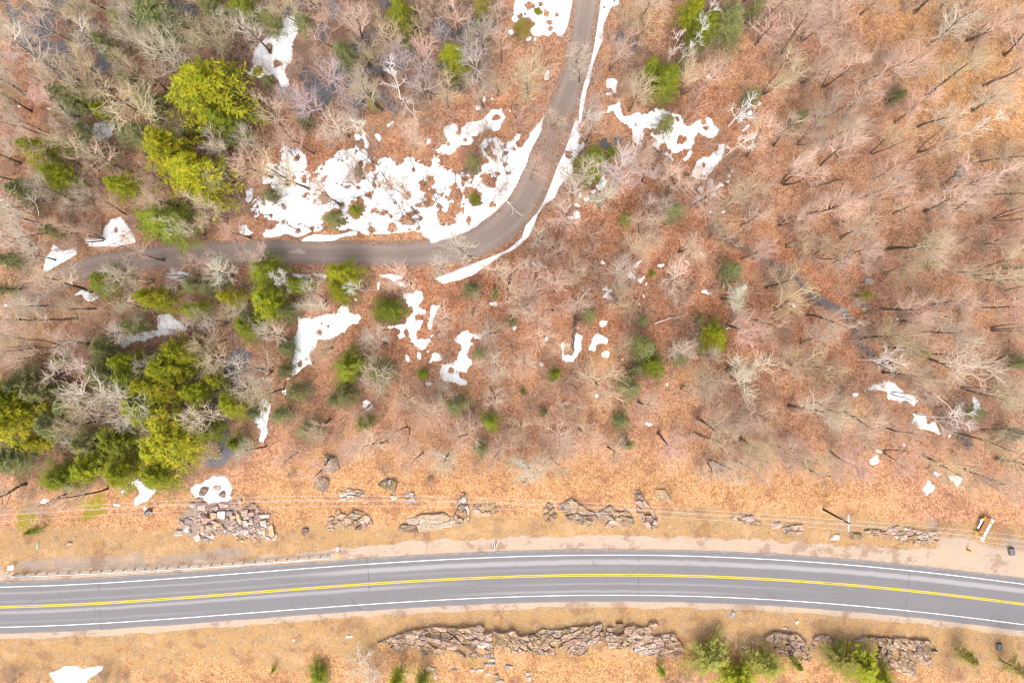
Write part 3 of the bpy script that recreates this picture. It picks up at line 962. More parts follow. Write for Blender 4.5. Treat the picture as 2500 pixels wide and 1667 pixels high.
blob('Z4', 440, 350, 32); blob('Z4', 830, 830, 40, 0.9, 1.3); blob('Z4', 155, 1010, 18); blob('Z4', 140, 1085, 26); blob('Z4', 75, 1180, 34); blob('Z4', 630, 430, 22); blob('Z4', 705, 435, 16)
sn('Z2', [(380, 480), (440, 500), (490, 450), (510, 540), (440, 560), (560, 590), (580, 490), (680, 430), (780, 430), (850, 350), (900, 290), (1000, 310), (1030, 400), (1000, 480), (960, 530), (880, 510), (760, 550),
          (680, 600), (700, 670), (650, 700), (560, 690), (520, 740), (420, 790), (320, 770), (220, 740), (230, 720), (330, 740), (380, 690), (440, 640), (360, 550)], [(960, 380, 40), (920, 405, 20), (610, 640, 22), (430, 680, 20)])
blob('Z2', 210, 650, 30, 0.6, 1.4); blob('Z2', 755, 290, 28); blob('Z2', 900, 190, 14); blob('Z2', 1100, 320, 18)
sn('Z3', [(380, 60), (420, 40), (480, 100), (460, 210), (430, 200), (370, 130)])
sn('Z3', [(360, 212), (420, 208), (412, 232), (365, 230)])
sn('Z3', [(370, 350), (460, 340), (530, 270), (490, 360), (530, 400), (540, 460), (570, 490), (620, 440), (700, 420), (800, 440), (940, 390), (1020, 400), (1120, 440), (1180, 480), (1200, 550), (1260, 590), (1310, 530),
          (1420, 500), (1480, 480), (1530, 560), (1590, 640), (1540, 700), (1420, 690), (1370, 640), (1310, 680), (1300, 740), (1280, 820), (1160, 850), (1060, 880), (1120, 1000), (960, 890), (840, 790), (930, 760), (920, 700),
          (830, 680), (850, 650), (940, 680), (1060, 690), (900, 590), (760, 600), (760, 700), (730, 780), (640, 740), (650, 620), (600, 540), (520, 540), (480, 460), (470, 400), (400, 410), (350, 450)],
   [(975, 820, 48), (1190, 720, 40), (1430, 530, 28), (1450, 590, 22), (680, 563, 12), (1000, 560, 60), (1050, 850, 20), (1140, 500, 24)])
sn('Z3', [(1390, 930), (1470, 920), (1560, 860), (1620, 780), (1660, 740), (1640, 880), (1570, 980), (1490, 1080), (1440, 1170), (1340, 1140), (1290, 1090), (1340, 1000)], [(1423, 998, 20), (1400, 1125, 16), (1435, 1122, 14)])
sn('Z3', [(1450, 1190), (1500, 1140), (1540, 1220), (1650, 1190), (1650, 1230), (1560, 1270), (1460, 1290), (1510, 1240)])
for a in ((1390, 1260, 34), (1380, 1360, 40), (1530, 1320, 28), (1700, 1110, 24), (1735, 1070, 18), (1640, 1510, 20), (1940, 430, 28), (2030, 330, 20), (1480, 35, 22), (2000, 75, 12), (225, 1290, 25), (95, 1225, 25), (75, 1325, 25),
          (150, 1370, 35), (200, 1390, 15), (50, 1440, 40), (30, 1530, 40), (1695, 1180, 16), (1725, 1460, 12), (240, 1445, 12)):
    blob('Z3', *a)
blob('Z3', 1490, 1500, 22, 0.6, 2.0)
for p in ([(1835, 630), (1930, 550), (1910, 600), (1850, 638)], [(1830, 440), (1890, 415), (1860, 490), (1800, 535)], [(1310, 840), (1270, 920), (1200, 955), (1250, 870)],
          [(100, 1070), (130, 1110), (260, 1130), (200, 1150), (190, 1220), (160, 1210), (150, 1150)], [(320, 1120), (360, 1180), (290, 1290), (250, 1270), (280, 1170)]):
    sn('Z3', p, (), 0.1)
sn('R2', [(1550, 1500), (1620, 1470), (1640, 1500), (1590, 1520)], (), 0.1)
sn('R5', [(400, 470), (480, 450), (550, 450), (560, 500), (510, 540), (590, 570), (570, 600), (510, 580), (500, 650), (560, 640), (540, 690), (490, 720), (510, 780), (560, 770), (610, 760), (590, 810), (540, 850), (510, 800),
          (470, 770), (460, 690), (430, 690), (440, 760), (370, 755), (410, 720), (390, 690), (340, 690), (295, 735), (330, 670), (450, 670), (450, 620), (510, 560), (450, 530), (440, 490)])
sn('R5', [(630, 530), (695, 540), (650, 560), (628, 620), (625, 680), (598, 702), (605, 640)], (), 0.1)
sn('R5', [(790, 730), (870, 695), (920, 740), (970, 720), (995, 680), (1000, 770), (930, 750), (880, 760), (910, 800), (870, 830), (850, 870), (900, 910), (910, 940), (860, 970), (870, 1000), (840, 990), (780, 980), (840, 1040),
          (875, 1085), (780, 1060), (710, 1050), (680, 1000), (675, 950), (720, 930), (800, 930), (800, 860), (830, 800), (770, 790)], [(760, 985, 20)])
for a in ((455, 900, 20), (535, 885, 20), (650, 890, 30), (605, 1075, 20), (625, 740, 13), (1410, 765, 10, .7, 1.5), (1190, 690, 12), (1665, 430, 12), (2120, 1350, 22, 1.3, .6), (2240, 1080, 15), (185, 1215, 28), (610, 925, 14),
          (255, 400, 18, .7, 1.6), (1050, 525, 24, 1.1, 1.0), (1370, 935, 18, .8, 1.8), (1800, 660, 30, 1.2, .6), (1810, 870, 28, 1.0, 1.2), (2035, 245, 28), (1995, 330, 34, 1.2, .7), (2060, 360, 24), (2100, 385, 15), (2195, 262, 22, 1.3, .6),
          (1797, 240, 15), (2075, 470, 14, .7, 1.4), (1850, 525, 12), (2050, 525, 10, .7, 1.4), (1935, 905, 12), (98, 495, 12), (1625, 690, 14), (1750, 1155, 14), (595, 850, 12), (665, 735, 10)):
    blob('R5', *a)
sn('R5', [(1515, 790), (1535, 800), (1530, 880), (1580, 880), (1600, 840), (1590, 780), (1620, 730), (1655, 740), (1645, 830), (1600, 910), (1550, 920), (1515, 910)])
sn('R5', [(1700, 830), (1740, 730), (1840, 750), (1830, 790), (1760, 800), (1740, 850)])
sn('R5', [(1790, 410), (1860, 420), (1840, 460), (1900, 490), (1830, 490), (1790, 470), (1820, 440)])
sn('R5', [(240, 325), (340, 318), (440, 340), (370, 360), (460, 400), (400, 405), (340, 355)])
sn('R6', [(320, 500), (330, 440), (400, 400), (455, 400), (400, 450), (385, 480), (340, 480)])
for a in ((165, 445, 28, 1.2, .7), (280, 405, 16), (768, 540, 15), (30, 235, 14), (130, 180, 10), (1475, 630, 16), (1185, 1145, 20, 1.2, .7), (1215, 1400, 20, .8, 1.2), (1835, 1430, 13), (1525, 1500, 10, .6, 1.6), (1350, 1535, 16)):
    blob('R6', *a)
sn('R6', [(1255, 1130), (1290, 1090), (1370, 1070), (1400, 1050), (1480, 1080), (1500, 1130), (1530, 1160), (1580, 1140), (1620, 1190), (1590, 1240), (1560, 1190), (1480, 1190), (1410, 1180), (1400, 1120), (1320, 1115)])
sn('R6', [(1570, 1260), (1620, 1270), (1670, 1290), (1690, 1340), (1730, 1330), (1775, 1415), (1690, 1400), (1620, 1370), (1565, 1340), (1590, 1300)])
sn('R6', [(1995, 1160), (2030, 1190), (2050, 1240), (2010, 1275), (2000, 1210)])
sn('R9', [(1290, 20), (1345, -5), (1338, 60), (1295, 68)])
sn('R9', [(1650, 240), (1690, 165), (1735, 220), (1680, 268)])
sn('R9', [(1815, 130), (1920, 150), (1890, 212), (1850, 175)])
blob('R9', 1750, 125, 18, 1.3, .7)
sn('R7', [(1310, 220), (1400, 180), (1480, 140), (1550, 140), (1600, 210), (1590, 280), (1540, 315), (1420, 320), (1410, 270), (1350, 285)])
sn('R7', [(890, 180), (940, 160), (1000, 180), (1030, 230), (1080, 230), (1000, 310), (930, 350), (920, 310), (960, 260), (950, 210)])
sn('R7', [(830, 248), (880, 200), (892, 222), (850, 258)])
blob('R7', 805, 338, 20, 1.3, .6); blob('R7', 1000, 360, 14); blob('R7', 305, 310, 22)
sn('R7', [(340, 1490), (420, 1470), (490, 1440), (580, 1470), (720, 1440), (660, 1500), (600, 1540), (580, 1640), (420, 1640)])
blob('R1', 130, 738, 11); blob('R1', 345, 750, 17, 1.3, .7); blob('R1', 38, 725, 13, 1.3, .8); blob('R1', 440, 770, 14); blob('R4', 40, 535, 20, .8, 1.3); blob('R4', 315, 620, 16)

near_lane = ras([ribbon([(p[0], p[1], p[2] + 26) for p in ROADS])], 0.75)
SNOW_OBJS = []
SNOW_RAS = np.zeros(RX.shape)
for poly, holes, th in SN:
    pw = [W(*p)[:2] for p in poly]
    hw_ = []
    for h in holes:
        a = W(h[0], h[1])
        hw_.append((a[0], a[1], h[2] / PPM))
    xs = [p[0] for p in pw]; ys = [p[1] for p in pw]
    area = (max(xs) - min(xs)) * (max(ys) - min(ys))
    st = 0.14 if area > 30 else 0.09
    x_ = np.arange(min(xs) - 0.8, max(xs) + 0.8, st); y_ = np.arange(min(ys) - 0.8, max(ys) + 0.8, st)
    X, Y = np.meshgrid(x_, y_)
    m = blur(in_poly(X, Y, pw).astype(float), max(1, int((0.2 if th == 0.2 else 0.5 if len(holes) > 50 else 0.3 if area > 30 else 0.26 if area > 2.5 else 0.12) / st)))
    amp = (1.0 - 0.8 * sample(near_lane, X, Y)) * (0.35 if th == 0.2 else 1.0)
    if len(holes) > 50:
        amp = amp * (1.0 + 0.9 * np.clip(0.5 + fbm(X / 7 + 2, Y / 7, 2) * 2, 0, 1))
    fld = (m - (0.46 if len(holes) > 50 else 0.38)) * 2 + (fbm(X / 1.5 + 3, Y / 1.5, 5) * (2.9 if len(holes) > 50 else 2.1) + fbm(X / 0.4, Y / 0.4 + 9, 2) * 1.3) * amp
    if area <= 30:
        fld = (m - 0.38) * 2 + (fbm(X / 0.75 + 3, Y / 0.75, 4) * 3.2 + fbm(X / 0.3, Y / 0.3 + 5, 2) * 0.8) * amp
    fld = np.minimum(fld, (m - 0.06) * 6)
    for hx_, hy_, hr in hw_:
        d = np.hypot(X - hx_ + fbm(X / 0.9 + 31, Y / 0.9 + hx_, 3) * 1.5 * hr, (Y - hy_) * (0.75 + 0.5 * ((hx_ * 7.3) % 1)) + fbm(X / 0.9 + hy_, Y / 0.9, 3) * 1.5 * hr) + fbm(X / 0.35 + hx_, Y / 0.35, 3) * (hr * 0.7 + 0.2)
        fld = np.minimum(fld, (d - hr) * 2.2)
    up = np.clip(fld, -0.3, 1.0)
    hgt = np.where(up > 0, 0.015 + th * (1 - (1 - np.clip(up, 0, 1)) ** 2), up * 0.5)
    Zs = gz(X, Y) + hgt + np.where(up > 0, fbm(X / 1.6, Y / 1.6, 3) * 0.10 * np.clip(up, 0, 1), 0)
    ny, nx = X.shape
    idx = np.arange(ny * nx).reshape(ny, nx)
    keep = (np.maximum.reduce([fld[:-1, :-1], fld[:-1, 1:], fld[1:, 1:], fld[1:, :-1]]) > -0.06)
    q = np.stack([idx[:-1, :-1], idx[:-1, 1:], idx[1:, 1:], idx[1:, :-1]], -1)[keep]
    if len(q) == 0:
        continue
    used, inv = np.unique(q.ravel(), return_inverse=True)
    v = np.stack([X, Y, Zs], -1).reshape(-1, 3)[used]
    me = mesh_np('snow_patch', v, [inv.reshape(-1, 4)], True, M['snow'])
    at = me.attributes.new('edge', 'FLOAT', 'POINT')
    at.data.foreach_set('value', np.clip(fld, 0, 1).ravel()[used].astype(np.float32))
    o = obj('snow_patch', me)
    o['kind'] = 'structure'
    SNOW_OBJS.append((o, np.mean([p[0] for p in poly]), np.mean([p[1] for p in poly]), area))
m_snow = ras([s[0] for s in SN])


# ------------------------------------------------------------------ tree generators


def norm(a):
    return a / np.maximum(np.linalg.norm(a, axis=-1, keepdims=True), 1e-9)


def grow(g, start, d, length, k, up, wob):
    """start, d: (N,3); length (N,) -> polylines (N,k,3)"""
    N = len(start)
    out = np.empty((N, k, 3)); out[:, 0] = start
    for i in range(1, k):
        d = norm(d + g.normal(0, wob, (N, 3)) + np.array([0, 0, up]))
        out[:, i] = out[:, i - 1] + d * (length / (k - 1))[:, None]
    return out


def spawn(g, par, prad, n, t0, t1, a0, a1, lfun, k, up, wob, rf, taper=0.35, rmin=0.012):
    N, kp, _ = par.shape
    t = g.uniform(t0, t1, (N, n)); t[:, -1] = t1
    f = t * (kp - 1); i = np.minimum(f.astype(int), kp - 2); u = (f - i)[..., None]
    ar = np.arange(N)[:, None]
    p = par[ar, i] * (1 - u) + par[ar, i + 1] * u
    tan = norm(par[ar, i + 1] - par[ar, i])
    r = prad[ar, i] * (1 - u[..., 0]) + prad[ar, i + 1] * u[..., 0]
    ref = np.where(np.abs(tan[..., 2:3]) < 0.9, np.array([0, 0, 1.0]), np.array([1.0, 0, 0]))
    A = norm(np.cross(tan, ref)); B = np.cross(tan, A)
    ph = np.arange(n)[None, :] * 2.4 + g.uniform(0, 6.28, (N, 1)) + g.normal(0, 0.4, (N, n))
    an = g.uniform(a0, a1, (N, n))
    d = np.cos(an)[..., None] * tan + np.sin(an)[..., None] * (np.cos(ph)[..., None] * A + np.sin(ph)[..., None] * B)
    L = lfun(t, g)
    pl = grow(g, p.reshape(-1, 3), d.reshape(-1, 3), L.ravel(), k, up, wob)
    r0 = np.maximum(r.ravel() * rf, rmin)
    rad = r0[:, None] * np.linspace(1, taper, k)[None, :]
    return pl, np.maximum(rad, rmin * 0.7)


def tubes(groups, sides):
    V, Fq, n0 = [], [], 0
    for (pl, rad), m in zip(groups, sides):
        N, k, _ = pl.shape
        t = np.empty_like(pl); t[:, 1:-1] = pl[:, 2:] - pl[:, :-2]; t[:, 0] = pl[:, 1] - pl[:, 0]; t[:, -1] = pl[:, -1] - pl[:, -2]
        t = norm(t)
        ref = np.where(np.abs(t[:, :1, 2:3]) < 0.9, np.array([0, 0, 1.0]), np.array([1.0, 0, 0]))
        A = norm(np.cross(t, np.broadcast_to(ref, t.shape))); B = np.cross(t, A)
        an = np.arange(m) * 2 * math.pi / m
        v = pl[:, :, None, :] + rad[:, :, None, None] * (np.cos(an)[:, None] * A[:, :, None, :] + np.sin(an)[:, None] * B[:, :, None, :])
        V.append(v.reshape(-1, 3))
        base = (np.arange(N) * k * m)[:, None, None] + (np.arange(k - 1) * m)[None, :, None]
        j = np.arange(m)[None, None, :]; j2 = (j + 1) % m
        q = np.stack([base + j, base + j2, base + m + j2, base + m + j], -1).reshape(-1, 4) + n0
        Fq.append(q); n0 += N * k * m
    return np.concatenate(V), [np.concatenate(Fq)]


def gen_bare(seed, h=14.0, stems=1, spread=1.0, limbs=13, sub=6, tw=4, tl=1, ascend=0.10, rt=0.21, rmin=0.019):
    """returns (trunk mesh, crown mesh); height h, crown about 0.28*h*spread in radius"""
    g = np.random.default_rng(seed)
    st = np.zeros((stems, 3)); 
    if stems > 1:
        a = np.arange(stems) * 6.283 / stems + g.uniform(0, 6)
        st[:, 0] = np.cos(a) * 0.18; st[:, 1] = np.sin(a) * 0.18
        d = norm(np.c_[np.cos(a) * 0.28, np.sin(a) * 0.28, np.ones(stems)])
    else:
        d = np.array([[g.normal(0, .05), g.normal(0, .05), 1.0]])
    st[:, 2] = -0.3
    k = 11
    tr = grow(g, st, d, np.full(stems, h * 0.92) * g.uniform(0.85, 1.0, stems), k, 0.10, 0.045)
    trr = (rt / math.sqrt(stems)) * np.linspace(1.25, 0.12, k)[None, :] ** 0.85 * np.ones((stems, 1))
    trr[:, 0] *= 1.35
    nl = max(5, limbs // stems)
    lb, lbr = spawn(g, tr, trr, nl, 0.36, 0.98, R(32), R(62), lambda t, g: h * spread * (0.16 + 0.24 * (1 - t)) * g.uniform(0.7, 1.2, t.shape), 7, ascend, 0.12, 0.60, 0.40, 0.055)
    sb, sbr = spawn(g, lb, lbr, sub, 0.25, 1.0, R(25), R(60), lambda t, g: h * spread * 0.115 * (1.15 - 0.5 * t) * g.uniform(0.6, 1.3, t.shape), 5, ascend * 0.9, 0.16, 0.6, 0.5, rmin * 2.0)
    t1, t1r = spawn(g, sb, sbr, tw, 0.2, 1.0, R(25), R(60), lambda t, g: h * spread * 0.065 * g.uniform(0.6, 1.3, t.shape), 4, ascend * 0.8, 0.18, 0.7, 0.5, rmin)
    t2, t2r = spawn(g, t1, t1r, tl, 0.3, 1.0, R(20), R(55), lambda t, g: h * spread * 0.038 * g.uniform(0.6, 1.3, t.shape), 3, ascend * 0.6, 0.15, 0.8, 0.6, rmin * 0.85)
    v, f = tubes([(tr, trr)], [8])
    trunk = mesh_np('trunk', v, f, True, M['bark'])
    v, f = tubes([(lb, lbr), (sb, sbr), (t1, t1r), (t2, t2r)], [5, 4, 3, 3])
    crown = mesh_np('crown', v, f, True, M['twig'])
    return trunk, crown


BARE = []                                      # (trunk, crown, height, crown radius)
for i, kw in enumerate([dict(h=15, limbs=14), dict(h=14, limbs=15, spread=1.1), dict(h=16, limbs=13, spread=0.85), dict(h=13, limbs=14, spread=1.2, ascend=0.16),
                        dict(h=15, stems=2, limbs=16), dict(h=13, stems=3, limbs=18, spread=1.0, ascend=0.14), dict(h=17, limbs=14, spread=0.8, ascend=0.18),
                        dict(h=14, limbs=12, spread=1.15, ascend=0.05), dict(h=12, stems=2, limbs=16, spread=1.25, ascend=0.12), dict(h=15, limbs=16, spread=0.95, ascend=0.2)]):
    t_, c_ = gen_bare(100 + i, **kw)
    hgt = kw['h']
    co_ = np.empty(len(c_.vertices) * 3, np.float32); c_.vertices.foreach_get('co', co_); co_ = co_.reshape(-1, 3)
    BARE.append((t_, c_, float(co_[:, 2].max()), float(np.percentile(np.hypot(co_[:, 0], co_[:, 1]), 92))))
THIN = []                                      # open birches with few, fine branches
for i, kw in enumerate([dict(h=14, limbs=7, sub=4, tw=3, tl=2, spread=0.75, rt=0.15, rmin=0.026), dict(h=15, limbs=6, sub=4, tw=4, tl=2, spread=0.7, stems=2, rt=0.17, rmin=0.026), dict(h=12, limbs=8, sub=4, tw=4, tl=2, spread=1.0, rt=0.15, rmin=0.026)]):
    t_, c_ = gen_bare(300 + i, **kw)
    co_ = np.empty(len(c_.vertices) * 3, np.float32); c_.vertices.foreach_get('co', co_); co_ = co_.reshape(-1, 3)
    THIN.append((t_, c_, float(co_[:, 2].max()), float(np.percentile(np.hypot(co_[:, 0], co_[:, 1]), 92))))


def gen_conifer(seed, h=13.0, rad=4.0, nb=95, z0=0.12, sprays=9, leaves=5, leaf=0.34, droop=0.5, power=0.75, rag=0.28):
    g = np.random.default_rng(seed)
    k = 8
    tr = grow(g, np.array([[0, 0, -0.3]]), np.array([[0, 0, 1.0]]), np.array([h]), k, 0.1, 0.03)
    trr = 0.035 * h * 0.6 * np.linspace(1, 0.08, k)[None, :]
    u = np.linspace(0.02, 1, nb) ** 0.85
    z = h * (z0 + (0.97 - z0) * u)
    L = rad * np.clip(1.02 - u, 0.05, 1) ** power * g.uniform(1 - rag, 1 + rag * 0.6, nb)
    az = np.arange(nb) * 2.39996 + g.normal(0, 0.25, nb)
    lump = 1 + 0.22 * np.sin(az * 2 + g.uniform(0, 6)) + 0.14 * np.sin(az * 5 + g.uniform(0, 6))
    L = np.maximum(L * lump, 0.35)
    ci = np.interp(z, tr[0, :, 2], tr[0, :, 0]); cj = np.interp(z, tr[0, :, 2], tr[0, :, 1])
    st = np.c_[ci, cj, z]
    d = norm(np.c_[np.cos(az), np.sin(az), 0.35 + 0.5 * u])
    kb = 6
    br = np.empty((nb, kb, 3)); br[:, 0] = st
    for i in range(1, kb):
        d = norm(d + np.array([0, 0, -droop / kb]) + g.normal(0, 0.06, (nb, 3)))
        br[:, i] = br[:, i - 1] + d * (L / (kb - 1))[:, None]
    brr = 0.05 * np.linspace(1, 0.2, kb)[None, :] * (0.4 + L[:, None] / rad * 0.8)
    # sprays either side of each bough
    t = np.linspace(0.18, 1.0, sprays)[None, :] + g.uniform(-0.05, 0.05, (nb, sprays)); t = np.clip(t, 0, 1)
    f = t * (kb - 1); i = np.minimum(f.astype(int), kb - 2); w = (f - i)[..., None]
    ar = np.arange(nb)[:, None]
    p = br[ar, i] * (1 - w) + br[ar, i + 1] * w
    tan = norm(br[ar, i + 1] - br[ar, i])
    side = norm(np.cross(tan, np.array([0, 0, 1.0])))
    P, D = [], []
    for s in (-1, 1):
        dd = norm(tan * g.uniform(0.5, 1.2, (nb, sprays, 1)) + s * side * g.uniform(0.6, 1.1, (nb, sprays, 1)) + g.normal(0, 0.13, (nb, sprays, 3)))
        P.append(p); D.append(dd)
    P = np.stack(P, 2); D = np.stack(D, 2)                       # nb, sprays, 2, 3
    sl_ = (0.16 * L[:, None, None] * (1.25 - 0.75 * t[..., None]) + 0.22) * g.uniform(0.7, 1.25, (nb, sprays, 2))
    tt = np.linspace(0.12, 1.0, leaves)
    q = P[..., None, :] + D[..., None, :] * (sl_[..., None, None] * tt[:, None])
    q[..., 2] -= (sl_[..., None] * tt ** 2) * 0.22
    q = q + g.normal(0, 0.04, q.shape)
    dirv = norm(np.broadcast_to(D[..., None, :], q.shape) + g.normal(0, 0.45, q.shape))
    q = q.reshape(-1, 3); dirv = dirv.reshape(-1, 3)
    n = len(q)
    upv = norm(np.array([0, 0, 1.0]) + g.normal(0, 0.38, (n, 3)))
    wd = norm(np.cross(dirv, upv))
    ll = leaf * g.uniform(0.6, 1.25, n)[:, None]; ww = ll * g.uniform(0.30, 0.5, n)[:, None]
    a = q - dirv * ll * 0.35; b_ = q + wd * ww * 0.5; c_ = q + dirv * ll * 0.65 - np.array([0, 0, 0.06]); e = q - wd * ww * 0.5
    lv = np.stack([a, b_, c_, e], 1).reshape(-1, 3)
    lf = (np.arange(n) * 4)[:, None] + np.arange(4)[None, :]
    v, fq = tubes([(tr, trr), (br, brr)], [8, 4])
    trunk = mesh_np('trunk', v, fq, True, M['bark'])
    crown = mesh_np('crown', lv, [lf], False, M['needles'])
    return trunk, crown


CON = []                                        # dense hemlocks
for i, kw in enumerate([dict(h=15, rad=4.6, nb=120, sprays=10, leaves=5, leaf=0.36), dict(h=14, rad=4.4, nb=110, sprays=10, leaves=5, leaf=0.36, rag=0.4), dict(h=13, rad=4.6, nb=105, sprays=10, leaves=5, leaf=0.38, power=0.6, rag=0.35),
                        dict(h=15, rad=4.2, nb=120, sprays=9, leaves=5, leaf=0.36, rag=0.42)]):
    CON.append((*gen_conifer(500 + i, **kw), kw['h'], kw['rad']))
YNG = []                                        # thin young pines, finer and more open
for i, kw in enumerate([dict(h=7, rad=2.2, nb=60, sprays=8, leaves=4, leaf=0.22, droop=0.1), dict(h=6, rad=2.3, nb=55, sprays=8, leaves=4, leaf=0.22, droop=0.2, rag=0.4), dict(h=8, rad=2.3, nb=64, sprays=7, leaves=4, leaf=0.22, rag=0.45)]):
    YNG.append((*gen_conifer(600 + i, **kw), kw['h'], kw['rad']))

TINT = {'g': ((.50, .415, .325), 'pale grey'), 'p': ((.53, .365, .275), 'pinkish brown'), 't': ((.46, .355, .225), 'olive-tan'), 'w': ((.70, .64, .58), 'white-barked'), 'l': ((.45, .365, .345), 'lilac-grey')}
LEAFT = {'y': ((.275, .245, .010), 'golden-green'), 'l': ((.235, .235, .010), 'lime-green'), 'n': ((.175, .190, .014), 'mid-green'), 'd': ((.190, .180, .068), 'dull green'), 'o': ((.25, .20, .04), 'olive'), 'm': ((.255, .225, .042), 'yellow-olive')}
TREES = []                                      # dicts for the labels


def put_tree(kind, mesh, px, py, rpx, tint, hsc=None, lean=(0, 0), rz=None, name='bare_tree'):
    tk, ck, hh_, rr_ = mesh
    # first guess of the crown's height, then size from the radius in the photograph
    s = rpx / PPM / rr_
    sz = s if hsc is None else hsc / hh_
    for _ in range(2):
        hc = hh_ * sz * (0.68 if kind == 'bare' else 0.5)
        s = rpx / PPM / rr_ * (H - hc) / H
        if hsc is None:
            sz = min(max(s, 6.0 / hh_), 18.0 / hh_) if kind == 'bare' else s
    x, y, z = W(px, py, hc)
    e = empty(name, (x, y, z - 0.03), rng.uniform(0, 6.28) if rz is None else rz)
    e.scale = (s, s, sz)
    e.rotation_euler[0] = lean[0] + rng.normal(0, 0.03); e.rotation_euler[1] = lean[1] + rng.normal(0, 0.03)
    t = obj('trunk', tk, e); c = obj('crown', ck, e)
    base = TINT[tint][0] if kind == 'bare' else LEAFT[tint][0]
    j = rng.uniform(0.86, 1.16)
    c.color = tuple(b * j * rng.uniform(0.95, 1.05) for b in base) + (1,)
    if kind == 'bare':
        if tint == 'w':
            t.color = (.62 * j, .56 * j, .50 * j, 1)
        else:
            dk = rng.uniform(0.12, 0.32)
            t.color = tuple(b * dk for b in base) + (1,)
    else:
        t.color = (.10, .075, .055, 1)
    TREES.append(dict(o=e, kind=kind, px=px, py=py, r=rpx, tint=tint, h=hh_ * sz, x=x, y=y))
    return e


# ---- conifers: crown centre and radius in the photograph
CONS = [(505, 225, 100, 'y', 17), (412, 372, 66, 'y', 15), (480, 440, 72, 'y', 15), (99, 372, 42, 'l', 11), (138, 432, 40, 'l', 10), (301, 454, 34, 'l', 9), (405, 545, 62, 'n', 11), (252, 266, 24, 'l', 7), (259, 113, 28, 'd', 9),
        (177, 241, 50, 'd', 10), (390, 60, 55, 'd', 12), (590, 5, 42, 'n', 12), (515, 15, 40, 'd', 10), (983, 46, 46, 'n', 12), (1121, 149, 38, 'l', 11), (841, 142, 34, 'd', 10), (1277, 67, 22, 'o', 5), (1174, 14, 26, 'o', 8),
        (1625, 205, 44, 'n', 10), (1590, 172, 26, 'n', 8), (1444, 401, 42, 'n', 8), (1692, 35, 36, 'l', 12), (1720, 82, 36, 'n', 10), (1773, 53, 48, 'd', 11), (545, 300, 50, 'n', 11),
        (255, 691, 38, 'n', 9), (385, 730, 38, 'y', 12), (472, 755, 26, 'l', 10), (649, 662, 44, 'n', 10), (567, 726, 30, 'y', 10), (656, 737, 46, 'l', 11), (723, 694, 28, 'n', 8), (838, 672, 42, 'l', 11), (832, 710, 34, 'l', 9),
        (452, 856, 38, 'l', 11), (305, 888, 36, 'l', 11), (422, 892, 54, 'l', 13), (383, 943, 54, 'y', 13), (352, 985, 50, 'l', 12), (330, 925, 44, 'n', 11), (35, 1017, 74, 'y', 14), (99, 1077, 30, 'y', 9), (8, 960, 55, 'l', 12), (60, 935, 40, 'd', 9),
        (567, 985, 40, 'l', 9), (528, 925, 26, 'l', 8), (436, 1063, 72, 'y', 14), (390, 1100, 52, 'y', 11), (512, 1048, 34, 'n', 9), (581, 1081, 26, 'n', 8), (155, 1160, 46, 'n', 8), (228, 1138, 48, 'l', 9), (305, 1150, 50, 'l', 9),
        (385, 1160, 48, 'l', 10), (947, 755, 36, 'n', 8), (855, 893, 40, 'n', 9), (845, 964, 30, 'd', 7), (1593, 892, 34, 'n', 8), (1741, 825, 37, 'l', 8), (1738, 1601, 50, 'm', 5), (1800, 1655, 50, 'l', 5), (1868, 1622, 42, 'm', 5), (2052, 1612, 42, 'm', 5), (2112, 1622, 48, 'l', 5),
        (2150, 1660, 40, 'l', 5), (777, 1647, 30, 'n', 3), (40, 1120, 46, 'd', 9), (250, 915, 44, 'd', 10), (140, 1030, 46, 'd', 10), (105, 950, 44, 'd', 9), (300, 1070, 44, 'n', 9), (470, 960, 36, 'l', 10), (255, 845, 34, 'd', 8), (520, 700, 30, 'd', 8), (605, 800, 34, 'n', 9), (235, 360, 36, 'd', 10), (345, 330, 34, 'd', 9), (370, 250, 36, 'd', 10), (300, 60, 34, 'd', 9), (60, 470, 36, 'd', 9), (700, 760, 26, 'd', 7), (215, 1080, 40, 'd', 9), (180, 985, 40, 'd', 9)]
